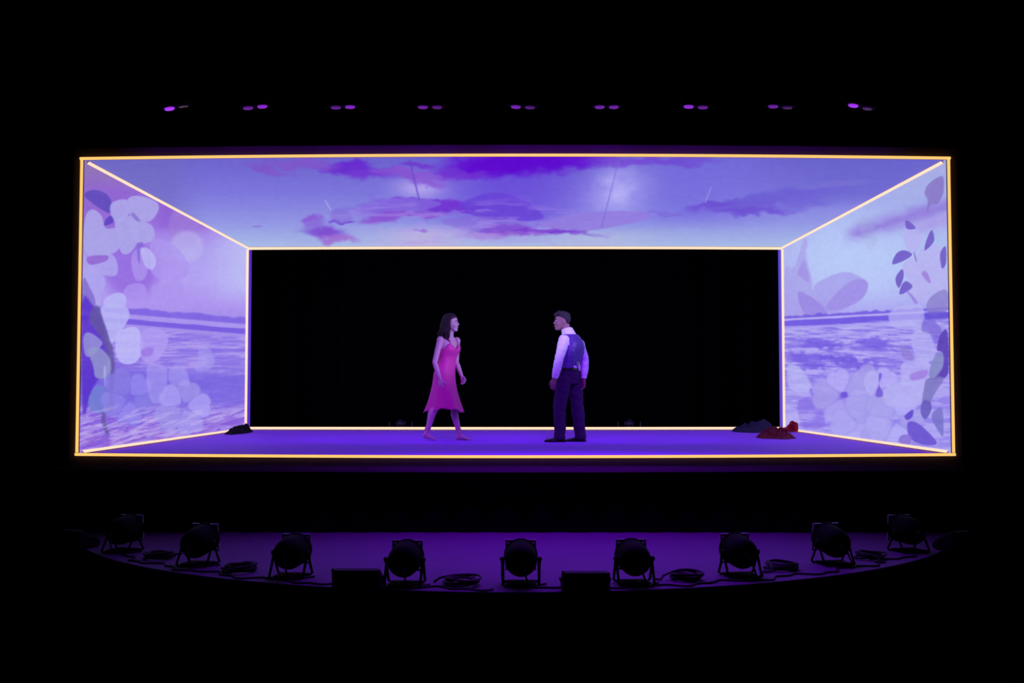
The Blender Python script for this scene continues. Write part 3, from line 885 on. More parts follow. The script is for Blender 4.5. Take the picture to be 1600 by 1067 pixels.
# ------------------------------------------------------------------ the woman
PW = on_level(699, 686.5, 0)
PW.z = floor_z(PW.x, PW.y)
W = empty('person', PW)
tag(W, 'barefoot woman with long brown hair striding right in a pink slip dress', 'person')
T_W = [(0.78, -0.04, 0.0, 0.150, 0.110, -22), (0.84, -0.045, 0.0, 0.172, 0.122, -22), (0.92, -0.045, 0.0, 0.180, 0.122, -22), (1.00, -0.035, 0.0, 0.165, 0.108, -26), (1.10, -0.012, 0.0, 0.128, 0.092, -32), (1.18, 0.000, 0.0, 0.132, 0.096, -36), (1.27, 0.014, 0.0, 0.146, 0.112, -40), (1.33, 0.018, 0.0, 0.152, 0.112, -40), (1.39, 0.018, 0.0, 0.150, 0.092, -40), (1.435, 0.022, 0.01, 0.125, 0.068, -40), (1.465, 0.030, 0.01, 0.070, 0.052, -40)]
bm_ = MB()
bm_.loft(torso_rings(T_W))
f40 = fwd(-40); r40 = Vector((f40.y, -f40.x, 0))
for s in (-1, 1):
    bm_.ellipsoid(Vector((0.018, 0, 1.280)) + r40 * (s * 0.064) + f40 * 0.066, (0.056, 0.056, 0.056))
# neck and head
bm_.tube([(0.030, 0.01, 1.44), (0.036, 0.008, 1.50), (0.040, 0.005, 1.60)], [0.056, 0.049, 0.050], 14)
MH = head_mtx((0.046, 0.0, 1.545), -14, 0.03, 1.06)
head(bm_, MH)
# arms (right = near the camera)
R_sh, R_el, R_wr = Vector((-0.095, -0.11, 1.415)), Vector((-0.170, -0.17, 1.10)), Vector((-0.090, -0.19, 0.865))
L_sh, L_el, L_wr = Vector((0.125, 0.125, 1.415)), Vector((0.120, 0.08, 1.11)), Vector((0.200, -0.005, 0.915))
for sh, el, wr in ((R_sh, R_el, R_wr), (L_sh, L_el, L_wr)):
    bm_.ellipsoid(sh, (0.054, 0.052, 0.056))
    bm_.tube([sh, sh.lerp(el, 0.4), el, el.lerp(wr, 0.3), wr], [0.048, 0.044, 0.036, 0.037, 0.025], 12, True)
hand(bm_, R_wr, (0.10, 0.02, -1), (0.9, -0.3, 0), 0.28, 0.92, -1)
hand(bm_, L_wr, (0.26, -0.08, -0.95), (0.8, -0.5, 0.1), 0.62, 0.92, 1)
# legs
hipR, knR, anR = Vector((-0.075, -0.085, 0.86)), Vector((-0.158, -0.10, 0.475)), Vector((-0.280, -0.11, 0.115))
hipL, knL, anL = Vector((0.010, 0.080, 0.86)), Vector((0.100, 0.075, 0.475)), Vector((0.165, 0.06, 0.085))
for hp, kn, an in ((hipR, knR, anR), (hipL, knL, anL)):
    back_ = Vector((-0.022, 0, 0))
    bm_.tube([hp, hp.lerp(kn, 0.5), kn, kn.lerp(an, 0.28) + back_, kn.lerp(an, 0.7) + back_ * 0.3, an], [0.088, 0.068, 0.054, 0.057, 0.041, 0.034], 14, True)
bare_foot(bm_, anR, (-0.350, -0.11, 0.062), (-0.135, -0.135, 0.018), 1)
bare_foot(bm_, anL, (0.115, 0.065, 0.022), (0.335, 0.030, 0.020), -1)
body = fused(bm_, 'body', M['skin_w'], W, 0.0055, 4)
face_details(body, MH, M['hair_w'])

# slip dress: open tube from bust to hem with a V neck, flared and folded hem
b = MB()
nA, nZ = 72, 34
rowsT = [r for r in T_W]
def interp_t(z):
    zz = [r[0] for r in rowsT]
    return [float(np.interp(z, zz, [r[k] for r in rowsT])) for k in range(1, 6)]
HEMZ = 0.42
rings = []
for j in range(nZ + 1):
    v = j / nZ
    ring = []
    for k in range(nA):
        t = 2 * PI * k / nA               # 0 = right side, pi/2 = front
        c, s = math.cos(t), math.sin(t)
        front = max(0, s)
        ztop = 1.335 - 0.035 * abs(c) ** 4
        if s > 0:
            ztop = float(np.interp(abs(c), (0, 0.46, 0.60, 0.85, 1.0), (1.285, 1.375, 1.365, 1.31, 1.30)))
        else:
            ztop = 1.29 + 0.05 * math.exp(-((abs(c) - 0.55) / 0.25) ** 2) - 0.06 * (1 - abs(c))
        hem = HEMZ + 0.03 * math.sin(2 * t + 0.6) + 0.012 * math.sin(7 * t)
        z = ztop + (hem - ztop) * v
        cx_, cy_, a, d, fc = interp_t(max(0.86, z))
        f = fwd(fc); r = Vector((f.y, -f.x, 0))
        e = 2 / 2.3
        gr = 0.013
        fl = max(0.0, (0.90 - z) / (0.90 - HEMZ))
        if z > 1.2 and s > 0:
            d = d + 0.034 * math.exp(-((z - 1.285) / 0.07) ** 2) * (0.5 + 0.5 * abs(math.sin(2 * t)) ** 0.7)
        u = math.copysign(abs(c) ** e, c) * (a + gr + 0.005 * fl)
        w_ = math.copysign(abs(s) ** e, s) * (d + gr + 0.125 * fl ** 1.3)
        fold = 1 + fl ** 2.2 * (0.055 * math.sin(6 * t + 1.0) + 0.04 * math.sin(11 * t + 2.2 + 1.5 * v)) + 0.010 * math.sin(5 * t + 9 * z)
        pos = Vector((cx_, cy_, 0)) + (r * u + f * w_) * fold
        pos.x += 0.0
        if s < -0.3:
            pos.x -= 0.025 * fl ** 3
        ring.append(Vector((pos.x, pos.y, z)))
    rings.append(ring)
b.loft(rings, cap=False)
dress = b.build('dress', M['dress'], W)
bake(dress, [('SOLIDIFY', dict(thickness=0.004, offset=1.0)), ('SUBSURF', dict(levels=1))])
for s in (-1, 1):
    pts = []
    for zz, lat, dp in ((1.365, 0.075, 0.112), (1.40, 0.078, 0.098), (1.435, 0.080, 0.066), (1.452, 0.080, 0.025), (1.445, 0.080, -0.02), (1.41, 0.080, -0.085), (1.345, 0.080, -0.112)):
        pts.append(Vector((0.019, 0.004, zz)) + r40 * (s * lat) + f40 * dp)
    b = MB(); b.tube(pts, 0.006, 8, True)
    b.build('shoulder_strap', M['dress'], dress)

# long hair: skull cap plus hanging locks
b = MB()
rings = []
for z, a, f_, bk in HEAD[3:]:
    g = 0.016
    fr = f_ - 0.010 if z > 0.150 else (0.012 if z < 0.12 else 0.040)
    if z > 0.19: fr = f_ + 0.010
    cy_, d = (fr + bk - g) / 2, (fr - bk + g) / 2
    rings.append([MH @ Vector((math.cos(2 * PI * i / 24) * (a + g), cy_ + math.sin(2 * PI * i / 24) * d, z + (0.012 if z > 0.2 else 0))) for i in range(24)])
b.loft(rings)
random.seed(5)
for i in range(46):
    t = PI + PI * i / 45 if i < 40 else 0
    a0 = PI * (0.93 + 1.14 * i / 45)      # from one temple round the back to the other
    x0, y0 = 0.074 * math.cos(a0), -0.012 + 0.094 * math.sin(a0)
    L = 0.15 + 0.08 * random.random()
    out = 1.12 + 0.20 * random.random()
    near = math.cos(a0) > 0.2
    pts = [(x0 * 0.75, y0 * 0.8 + 0.0, 0.200), (x0 * 1.08, y0 * 1.08, 0.145), (x0 * 1.16, y0 * 1.16 - 0.006, 0.07), (x0 * out, y0 * out - 0.012, -0.02), (x0 * out * 0.98 + 0.012 * math.sin(i * 2.1), y0 * out - 0.012 + 0.018 * math.sin(i * 1.7), 0.12 - L)]
    pts.append((pts[-1][0] * 0.97 + 0.008 * math.cos(i * 3), pts[-1][1] + 0.012 * math.sin(i * 2.3), pts[-1][2] - 0.03 - 0.03 * random.random()))
    fine = []
    for k in range(len(pts) - 1):
        for t in (0, 0.34, 0.67):
            q = Vector(pts[k]).lerp(Vector(pts[k + 1]), t)
            amt = max(0.0, (0.12 - q.z) / 0.25)
            q += Vector((0.012 * math.sin(q.z * 60 + i * 0.35), 0.016 * math.sin(q.z * 52 + i * 0.5) - 0.020 * amt, 0)) * min(1, amt * 1.6)
            fine.append(q)
    fine.append(Vector(pts[-1]))
    rr_ = [float(np.interp(k, (0, 3, 6, 9, 12, 15), (0.012, 0.017, 0.018, 0.015, 0.010, 0.003))) for k in range(len(fine))]
    b.tube([MH @ q for q in fine], rr_, 7, False)
# one lock falls forward over the near shoulder
for i in range(5):
    o_ = 0.010 * i
    pts = [(0.070, -0.020 + o_ * 0.6, 0.12), (0.092, -0.022 + o_, 0.04), (0.100, -0.040 + o_, -0.05), (0.104 - o_, -0.052 + o_, -0.12), (0.100 - o_, -0.050 + o_, -0.17)]
    b.tube([MH @ Vector(q) for q in pts], [0.012, 0.013, 0.012, 0.009, 0.003], 7, False)
b.build('hair', M['hair_w'], W)

# ------------------------------------------------------------------ the man
PM = on_level(888, 688.5, 0)
PM.z = floor_z(PM.x, PM.y)
MN = empty('person', PM)
tag(MN, 'man in white shirt and dark waistcoat with his back to the audience', 'person')
FC = 130
T_M = [(0.84, 0.020, 0.0, 0.165, 0.120, FC - 4), (0.92, 0.022, 0.0, 0.172, 0.124, FC - 2), (1.00, 0.028, 0.0, 0.162, 0.116, FC), (1.10, 0.040, 0.0, 0.156, 0.112, FC), (1.20, 0.052, 0.0, 0.168, 0.118, FC), (1.30, 0.062, 0.0, 0.178, 0.124, FC), (1.37, 0.060, 0.0, 0.172, 0.116, FC), (1.42, 0.050, 0.0, 0.148, 0.102, FC), (1.47, 0.034, 0.0, 0.112, 0.082, FC), (1.515, 0.012, 0.0, 0.078, 0.068, FC)]
lS, lE, lW = Vector((-0.062, -0.120, 1.405)), Vector((-0.130, -0.175, 1.145)), Vector((-0.190, -0.205, 0.885))
rS, rE, rW = Vector((0.168, 0.105, 1.365)), Vector((0.232, 0.045, 1.120)), Vector((0.212, -0.005, 0.885))
lH, lK, lA = Vector((-0.055, -0.065, 0.88)), Vector((-0.122, -0.075, 0.50)), Vector((-0.120, -0.075, 0.10))
rH, rK, rA = Vector((0.095, 0.065, 0.88)), Vector((0.125, 0.045, 0.50)), Vector((0.168, 0.03, 0.10))
MHM = head_mtx((-0.080, 0.02, 1.545), 190, 0.0, 1.06)
bm_ = MB()
bm_.loft(torso_rings(T_M, grow=-0.012))
bm_.tube([(0.020, 0.0, 1.46), (-0.010, 0.005, 1.53), (-0.045, 0.012, 1.62)], [0.066, 0.060, 0.060], 14)
head(bm_, MHM)
for sh, el, wr in ((lS, lE, lW), (rS, rE, rW)):
    bm_.tube([sh, sh.lerp(el, 0.45), el, el.lerp(wr, 0.3), wr], [0.055, 0.050, 0.041, 0.042, 0.029], 12, True)
for hp, kn, an in ((lH, lK, lA), (rH, rK, rA)):
    bm_.tube([hp, hp.lerp(kn, 0.5), kn, kn.lerp(an, 0.3), an, an - Vector((0, 0, 0.04))], [0.088, 0.078, 0.058, 0.056, 0.038, 0.036], 14, True)
hand(bm_, lW + Vector((-0.006, 0, -0.012)), (-0.22, -0.04, -1), (-0.8, 0.5, 0), 0.45, 1.06, 1)
hand(bm_, rW + Vector((0, 0, -0.012)), (-0.02, -0.03, -1), (-0.6, 0.75, 0), 0.45, 1.06, -1)
bodym = fused(bm_, 'body', M['skin_m'], MN, 0.006, 4)
face_details(bodym, MHM, M['hair_m'])

def wrinkle(o, amp, sc, seed):
    me = o.data
    n_ = len(me.vertices)
    co = np.empty(n_ * 3); me.vertices.foreach_get('co', co)
    nr_ = np.empty(n_ * 3); me.vertices.foreach_get('normal', nr_)
    co = co.reshape(-1, 3); nr_ = nr_.reshape(-1, 3)
    d = fbm(co[:, 0] * sc + seed + co[:, 1] * sc, co[:, 2] * sc * 1.7 + seed, 3) - 0.5
    d += 0.5 * (fbm((co[:, 0] + co[:, 2]) * sc * 2 + seed + 50, (co[:, 1] - co[:, 2]) * sc * 2 + seed, 2) - 0.5)
    co += nr_ * (d * amp)[:, None]
    me.vertices.foreach_set('co', co.ravel())
    me.update()

# shirt
b = MB()
b.loft(torso_rings([r for r in T_M if 0.99 < r[0] < 1.5], grow=0.004))
for sh, el, wr, bulge in ((lS, lE, lW, 1.0), (rS, rE, rW, 0.84)):
    e2 = wr + (el - wr).normalized() * 0.015
    b.tube([sh, sh.lerp(el, 0.3), sh.lerp(el, 0.7), el, el.lerp(wr, 0.35), el.lerp(wr, 0.75), e2], [0.076 * bulge, 0.074 * bulge, 0.066, 0.061, 0.062, 0.055, 0.043], 16, True)
shirt = fused(b, 'shirt', M['shirt'], MN, 0.007, 3)
wrinkle(shirt, 0.013, 13, 3)
for el, wr in ((lE, lW), (rE, rW)):
    t = (wr - el).normalized()
    b = MB(); b.tube([wr - t * 0.040, wr - t * 0.036, wr + t * 0.012, wr + t * 0.016], [0.038, 0.042, 0.041, 0.037], 16)
    b.build('cuff', M['shirt'], shirt)
# collar: a band that stands round the neck, open towards the throat
b = MB()
rings = []
for i in range(25):
    t = math.radians(-150 + 300 * i / 24)
    f = fwd(FC + 180); r = Vector((f.y, -f.x, 0))
    cen = Vector((0.006, 0.004, 1.495))
    dr = f * math.cos(t) + r * math.sin(t)
    tl = Vector((-0.38, 0.05, 0))             # the neck leans towards the face
    rings.append([cen + dr * rr + Vector((0, 0, zz + 0.024 * math.cos(t))) + tl * zz for rr, zz in ((0.098, -0.035), (0.088, 0.012), (0.077, 0.060), (0.071, 0.060), (0.066, -0.035))])
b.loft(rings)
b.build('collar', M['shirt'], shirt)
# waistcoat with armholes
b = MB()
vt = []
for z in [0.985 + 0.5 * i / 30 for i in range(31)]:
    row = [float(np.interp(z, [q[0] for q in T_M], [q[k] for q in T_M])) for k in range(1, 6)]
    vt.append([z] + row)
rings = []
for z, cx_, cy_, a, d, fc in vt:
    g = 0.013
    arm = math.exp(-((z - 1.37) / 0.10) ** 2) * 0.030     # cut in at the armholes
    rings.append(torso_rings([(z, cx_, cy_, a + g - arm, d + g, fc)], 48, 0, 2.5)[0])
b.loft(rings)
vest = fused(b, 'waistcoat', M['vest'], MN, 0.007, 3)
wrinkle(vest, 0.008, 11, 21)
fB = fwd(FC + 180); rB = Vector((fB.y, -fB.x, 0))
# rear cinch strap with its buckle
b = MB()
rings = []
for i in range(15):
    u = -0.09 + 0.18 * i / 14
    row = [float(np.interp(1.075, [q[0] for q in T_M], [q[k] for q in T_M])) for k in range(1, 6)]
    dd = (row[3] + 0.020) * (max(0, 1 - (abs(u) / (row[2] + 0.02)) ** 2.4)) ** (1 / 2.4)
    c = Vector((row[0], row[1], 1.075)) + rB * u + fB * dd
    rings.append([c + fB * o1 + Vector((0, 0, o2)) for o1, o2 in ((0, -0.011), (0.004, -0.011), (0.004, 0.011), (0, 0.011))])
b.loft(rings)
st_ = b.build('cinch_strap', M['vest'], vest)
b = MB()
c = Vector((0.040, 0, 1.075)) + fB * 0.139
for u0, u1, z0, z1 in ((-0.022, 0.022, 0.012, 0.018), (-0.022, 0.022, -0.018, -0.012), (-0.022, -0.016, -0.012, 0.012), (0.016, 0.022, -0.012, 0.012)):
    vs = [c + rB * u + fB * q + Vector((0, 0, z)) for u in (u0, u1) for q in (0, 0.005) for z in (z0, z1)]
    b.add(vs, [(0, 1, 3, 2), (4, 6, 7, 5), (0, 4, 5, 1), (2, 3, 7, 6), (0, 2, 6, 4), (1, 5, 7, 3)])
b.build('buckle', M['chrome'], st_)
# shirt tails that have worked loose under the waistcoat
for (px_, py_, w_, h_, tl) in ((899, 573.5, 0.040, 0.040, 0.3), (905.5, 573, 0.030, 0.11, 0.12)):
    q = on_depth(px_, py_, PM.y - 0.14) - PM
    row = [float(np.interp(q.z, [k[0] for k in T_M], [k[j] for k in T_M])) for j in range(1, 6)]
    u = (Vector((q.x - row[0], 0, 0))).dot(Vector((1, 0, 0)))
    b = MB()
    rings = []
    for i in range(9):
        v = i / 8
        ww = w_ * (0.55 + 0.6 * math.sin(PI * (0.15 + 0.8 * v)))
        z = q.z + h_ * (0.5 - v)
        ring = []
        for k in range(10):
            t = 2 * PI * k / 10
            lx = q.x + tl * h_ * (v - 0.5) + ww * 0.5 * math.cos(t)
            ub = (lx - row[0]) / rB.x if abs(rB.x) > 0.1 else 0
            # surface of the torso at this sideways position
            best = None
            for s_ in range(60):
                ta = PI * s_ / 59
                e = 2 / 2.3
                cc, ss = math.cos(ta), math.sin(ta)
                pp = Vector((row[0], row[1], z)) + rB * (math.copysign(abs(cc) ** e, cc) * (row[2] + 0.016)) + fB * (abs(ss) ** e * (row[3] + 0.016))
                dd = abs(pp.x - lx)
                if best is None or dd < best[0] or (dd < best[0] + 0.004 and pp.y < best[1].y):
                    best = (dd, pp)
            pp = best[1].copy(); pp.x = lx
            pp += fB * (0.014 * math.sin(t) * math.sin(PI * (0.1 + 0.8 * v)))
            ring.append(pp)
        rings.append(ring)
    b.loft(rings)
    b.build('shirt_tail', M['shirt'], shirt)
# trousers
b = MB()
b.loft(torso_rings([(0.80, 0.020, 0.0, 0.150, 0.112, FC - 4)] + [r for r in T_M if r[0] < 1.05], grow=0.012))
for hp, kn, an in ((lH, lK, lA), (rH, rK, rA)):
    hem = an + Vector((0, 0, -0.062))
    b.tube([hp, hp.lerp(kn, 0.5), kn, kn.lerp(an, 0.5), an, hem], [0.112, 0.104, 0.090, 0.084, 0.078, 0.080], 18, False)
tr = fused(b, 'trousers', M['trouser'], MN, 0.008, 3)
wrinkle(tr, 0.022, 8, 33)
b = MB()
row = [float(np.interp(1.0, [q[0] for q in T_M], [q[k] for q in T_M])) for k in range(1, 6)]
b.loft([torso_rings([(z, *row)], 40, g, 2.3)[0] for z, g in ((0.985, 0.019), (1.018, 0.019), (1.018, 0.010), (0.985, 0.010), (0.985, 0.019))], cap=False)
b.build('belt', M['leather'], tr)
# shoes
def shoe(ankle, deg, L=0.285):
    f = fwd(deg); s = Vector((-f.y, f.x, 0))
    heel = Vector((ankle.x, ankle.y, 0)) - f * 0.075
    b = MB()
    rings = []
    for t, w_, h_ in ((0.0, 0.022, 0.055), (0.05, 0.034, 0.075), (0.18, 0.038, 0.090), (0.35, 0.039, 0.088), (0.50, 0.043, 0.068), (0.68, 0.048, 0.052), (0.84, 0.045, 0.044), (0.95, 0.032, 0.036), (1.0, 0.014, 0.026)):
        c = heel + f * (L * t)
        ring = []
        for k in range(16):
            a = 2 * PI * k / 16
            z = 0.022 + max(0, math.sin(a)) ** 0.8 * (h_ - 0.022)
            ring.append(c + s * (math.cos(a) * w_ * (1 - 0.35 * max(0, math.sin(a)))) + Vector((0, 0, z)))
        rings.append(ring)
    b.loft(rings)
    o = b.build('shoe', M['leather'], MN)
    b = MB()
    rings = []
    for t, w_ in ((-0.01, 0.022), (0.04, 0.036), (0.18, 0.040), (0.35, 0.040), (0.50, 0.045), (0.68, 0.051), (0.84, 0.048), (0.96, 0.034), (1.01, 0.014)):
        c = heel + f * (L * t)
        z0 = 0.0 if t < 0.3 or t > 0.45 else 0.004
        rings.append([c + s * u + Vector((0, 0, z)) for u, z in ((-w_, z0), (w_, z0), (w_, 0.024), (-w_, 0.024))])
    b.loft(rings)
    b.build('sole', M['rubber'], o, smooth=False)
shoe(lA, 184)
shoe(rA, 158)
# short swept hair
b = MB()
rings = []
for z, a, f_, bk in HEAD[2:]:
    g = 0.010
    fr = f_ + 0.006 if z > 0.175 else (0.012 if z > 0.12 else -0.030)
    if 0.160 < z <= 0.175: fr = f_ - 0.012
    if z < 0.08: fr = -0.045
    top = 0.016 if z > 0.19 else 0
    cy_, d = (fr + bk - g) / 2, (fr - bk + g) / 2
    wa = a + (g if z > 0.09 else -0.004)
    rings.append([MHM @ Vector((math.cos(2 * PI * i / 24) * wa, cy_ + math.sin(2 * PI * i / 24) * d, z + top)) for i in range(24)])
b.loft(rings)
for i in range(9):
    u = -0.052 + 0.013 * i
    b.tube([MHM @ Vector(q) for q in ((u * 0.8, -0.02, 0.232), (u, 0.045, 0.240 - abs(u) * 0.3), (u * 1.05, 0.092, 0.214 - abs(u) * 0.3), (u * 1.05, 0.104, 0.196 - abs(u) * 0.3))], [0.014, 0.017, 0.013, 0.005], 7)
b.build('hair', M['hair_m'], MN)

# ================================================================== clothes dropped on the box floor
def heap(name, label, cat, c, rx, ry, h, m, seed, rz=0.0, peak=(0, 0), flat=False, ridged=7.0, lumps=()):
    """crumpled cloth: closed lump with a wandering outline and folds"""
    b = MB()
    na, nr_ = 140, 30
    vs = [(0, 0, 0)]
    top = []
    def out_(t):
        return 1 + 0.26 * (noise.noise(Vector((math.cos(t) * 1.6, math.sin(t) * 1.6, seed))) + 0.5 * noise.noise(Vector((math.cos(t) * 4, math.sin(t) * 4, seed + 5))))
    def zz(x, y, r):
        wx = x + 0.05 * noise.noise(Vector((x * 6, y * 4, seed)))
        wy = y + 0.08 * noise.noise(Vector((x * 5, y * 4, seed + 3)))
        f1 = 1 - abs(noise.noise(Vector((wx * ridged, wy * ridged * 0.55, seed + 9)))) * 2.4
        f2 = 1 - abs(noise.noise(Vector((wx * ridged * 2.2, wy * ridged * 1.3, seed + 19)))) * 2.0
        dx, dy = x / rx - peak[0], y / ry - peak[1]
        dome = math.exp(-(dx * dx + dy * dy) * 1.1)
        z = h * (0.35 + 0.65 * dome) * (0.34 + 0.52 * f1 + 0.26 * f2)
        for lx, ly, lr, lh in lumps:
            z += lh * math.exp(-((x - lx) ** 2 + (y - ly) ** 2) / (lr * lr)) * (0.75 + 0.25 * f1)
        return max(0.006, z * (1 - r ** 5)) + 0.004
    grid = []
    for j in range(nr_ + 1):
        r = j / nr_
        row = []
        for k in range(na):
            t = 2 * PI * k / na
            R_ = out_(t) * r
            x, y = rx * R_ * math.cos(t), ry * R_ * math.sin(t)
            row.append(Vector((x, y, zz(x, y, r) if r < 1 else 0.004)))
        grid.append(row)
    under = [Vector((q.x * 0.97, q.y * 0.97, 0)) for q in grid[-1]]
    b.loft(grid[1:] + [under], cap=True)
    # close the crown
    o = b.build(name, m)
    o.location = (c[0], c[1], floor_z(c[0], c[1]))
    o.rotation_euler = (0, 0, rz)
    tag(o, label, cat)
    return o

heap('dark_garment', 'black crumpled garment in the rear left corner of the box floor', 'garment', (-4.50, 6.02), 0.15, 0.68, 0.13, M['black_cloth'], 3.3, 0.0, (0.0, 0.3), ridged=11, lumps=((-0.06, 0.55, 0.16, 0.11),))
heap('navy_garment', 'dark blue garment lying before the rear strip behind the wine-red cloth', 'garment', (4.04, 6.72), 0.37, 0.52, 0.12, M['navy_cloth'], 11.7, 0.0, (0.3, 0.5), lumps=((0.30, 0.20, 0.20, 0.13), (-0.10, 0.30, 0.20, 0.05), (0.44, 0.25, 0.14, 0.11)))
heap('wine_garment', 'wine red crumpled cloth heap on the right of the box floor', 'garment', (3.84, 4.32), 0.28, 0.46, 0.115, M['wine_cloth'], 21.2, 0.0, (0.0, 0.1), ridged=13, lumps=((-0.10, 0.15, 0.10, 0.035), (0.13, 0.1, 0.09, 0.085), (0.05, 0.15, 0.07, 0.06)))
# bright red bunched cloth leaning in the corner: a bundle of folded lobes
b = MB()
random.seed(9)
for i in range(9):
    x = -0.075 + 0.017 * i + random.uniform(-0.015, 0.015)
    hh = 0.05 + 0.13 * (i / 8) ** 0.8 + random.uniform(-0.012, 0.02)
    y = random.uniform(-0.06, 0.06)
    b.tube([(x - 0.06, y + 0.03, 0.018), (x - 0.02, y, hh * 0.55), (x + 0.02, y - 0.01, hh), (x + 0.055, y - 0.03, hh * 0.75), (x + 0.06, y - 0.05, 0.02)], [0.018, 0.026, 0.024, 0.024, 0.016], 9, True, 1.9)
rg = fused(b, 'red_scarf', M['red_cloth'], None, 0.007, 2)
wrinkle(rg, 0.02, 22, 5)
rg.location = (4.57, 6.45, floor_z(4.57, 6.45) + 0.002)
tag(rg, 'bright red bunched scarf leaning against the foot of the right screen', 'scarf')

# ================================================================== lamps
def par_can(label, loc, rz, tilt):
    """floor par can on a double yoke; the can points along local +Y, tilted up"""
    root = empty('footlight', loc, rz)
    tag(root, label, 'footlight', 'footlights along the stage edge')
    zp = 0.205
    m = Matrix.Translation((0, 0, zp)) @ Matrix.Rotation(tilt, 4, 'X') @ Matrix.Rotation(-PI / 2, 4, 'X')   # +Z of the lathe -> +Y
    b = MB()
    b.lathe([(0.004, -0.165), (0.045, -0.162), (0.085, -0.148), (0.112, -0.118), (0.126, -0.075), (0.130, -0.02), (0.130, 0.13), (0.137, 0.133), (0.137, 0.15), (0.120, 0.15), (0.120, 0.125), (0.004, 0.125)], m, 28)
    can = b.build('can', M['black_metal'], root)
    b = MB(); b.lathe([(0.004, 0.126), (0.118, 0.126), (0.118, 0.132), (0.07, 0.142), (0.004, 0.146)], m, 28)
    b.build('lens', M['lens'], can)
    b = MB(); b.lathe([(0.004, -0.192), (0.026, -0.190), (0.030, -0.16), (0.004, -0.16)], m, 14)
    b.build('cable_gland', M['rubber'], can)
    # square gel frame in front
    b = MB()
    y0, y1, g, hl = 0.152, 0.160, 0.124, 0.104
    mt = Matrix.Translation((0, 0, zp)) @ Matrix.Rotation(tilt, 4, 'X')
    b.box(-g, g, y0, y1, hl, g, mt); b.box(-g, g, y0, y1, -g, -hl, mt); b.box(-g, -hl, y0, y1, -hl, hl, mt); b.box(hl, g, y0, y1, -hl, hl, mt)
    b.build('gel_frame', M['frame_metal'], can, smooth=False)
    for s in (-1, 1):
        b = MB()
        mk = Matrix.Translation((s * 0.128, 0, zp)) @ Matrix.Rotation(s * PI / 2, 4, 'Y')
        b.lathe([(0.008, 0.0), (0.010, 0.012), (0.021, 0.014), (0.021, 0.034), (0.010, 0.036), (0.004, 0.042)], mk, 12)
        b.build('knob', M['rubber'], root)
    for dy in (-0.125, 0.125):
        b = MB()
        w_ = 0.142 + (0.006 if dy > 0 else 0)
        path = [(-w_, 0, zp + 0.012), (-w_, dy * 0.5, zp * 0.5), (-w_, dy * 0.97, 0.022), (-w_ + 0.02, dy, 0.008), (0, dy, 0.008), (w_ - 0.02, dy, 0.008), (w_, dy * 0.97, 0.022), (w_, dy * 0.5, zp * 0.5), (w_, 0, zp + 0.012)]
        b.tube(path, 0.0075, 8, False, 1.5)
        b.build('yoke', M['black_metal'], root)
    b = MB()
    b.tube([mt @ Vector((0, -0.186, 0)), mt @ Vector((0.02, -0.23, -0.03)), Vector((0.05, -0.24, 0.06)), Vector((0.09, -0.15, 0.012)), Vector((0.13, -0.06, 0.009)), Vector((0.20, 0.02, 0.009))], 0.008, 8)
    b.build('power_cable', M['rubber'], root)
    b = MB()
    b.box(-0.115, 0.115, -0.10, 0.10, 0.0, 0.026)
    bs = b.build('base_plate', M['black_metal'], root, smooth=False)
    return root

ordn = ['leftmost', 'second from the left', 'third from the left', 'fourth from the left', 'middle', 'fourth from the right', 'third from the right', 'second from the right', 'rightmost']
FL = [(191, 866), (309, 887), (454, 906), (632, 919), (814, 918), (991, 917), (1157, 905), (1302, 886), (1420, 866)]
for i, (px, py) in enumerate(FL):
    q = on_level(px, py - 4, ZA)
    rz = math.atan2(q.x, 6.2 - q.y) * 0.6     # turned towards the middle of the box
    par_can('black can footlight on the stage edge, %s of nine' % ordn[i], (q.x, q.y, ZA), rz, math.radians(4 + (5 if i in (1, 7) else 0)))

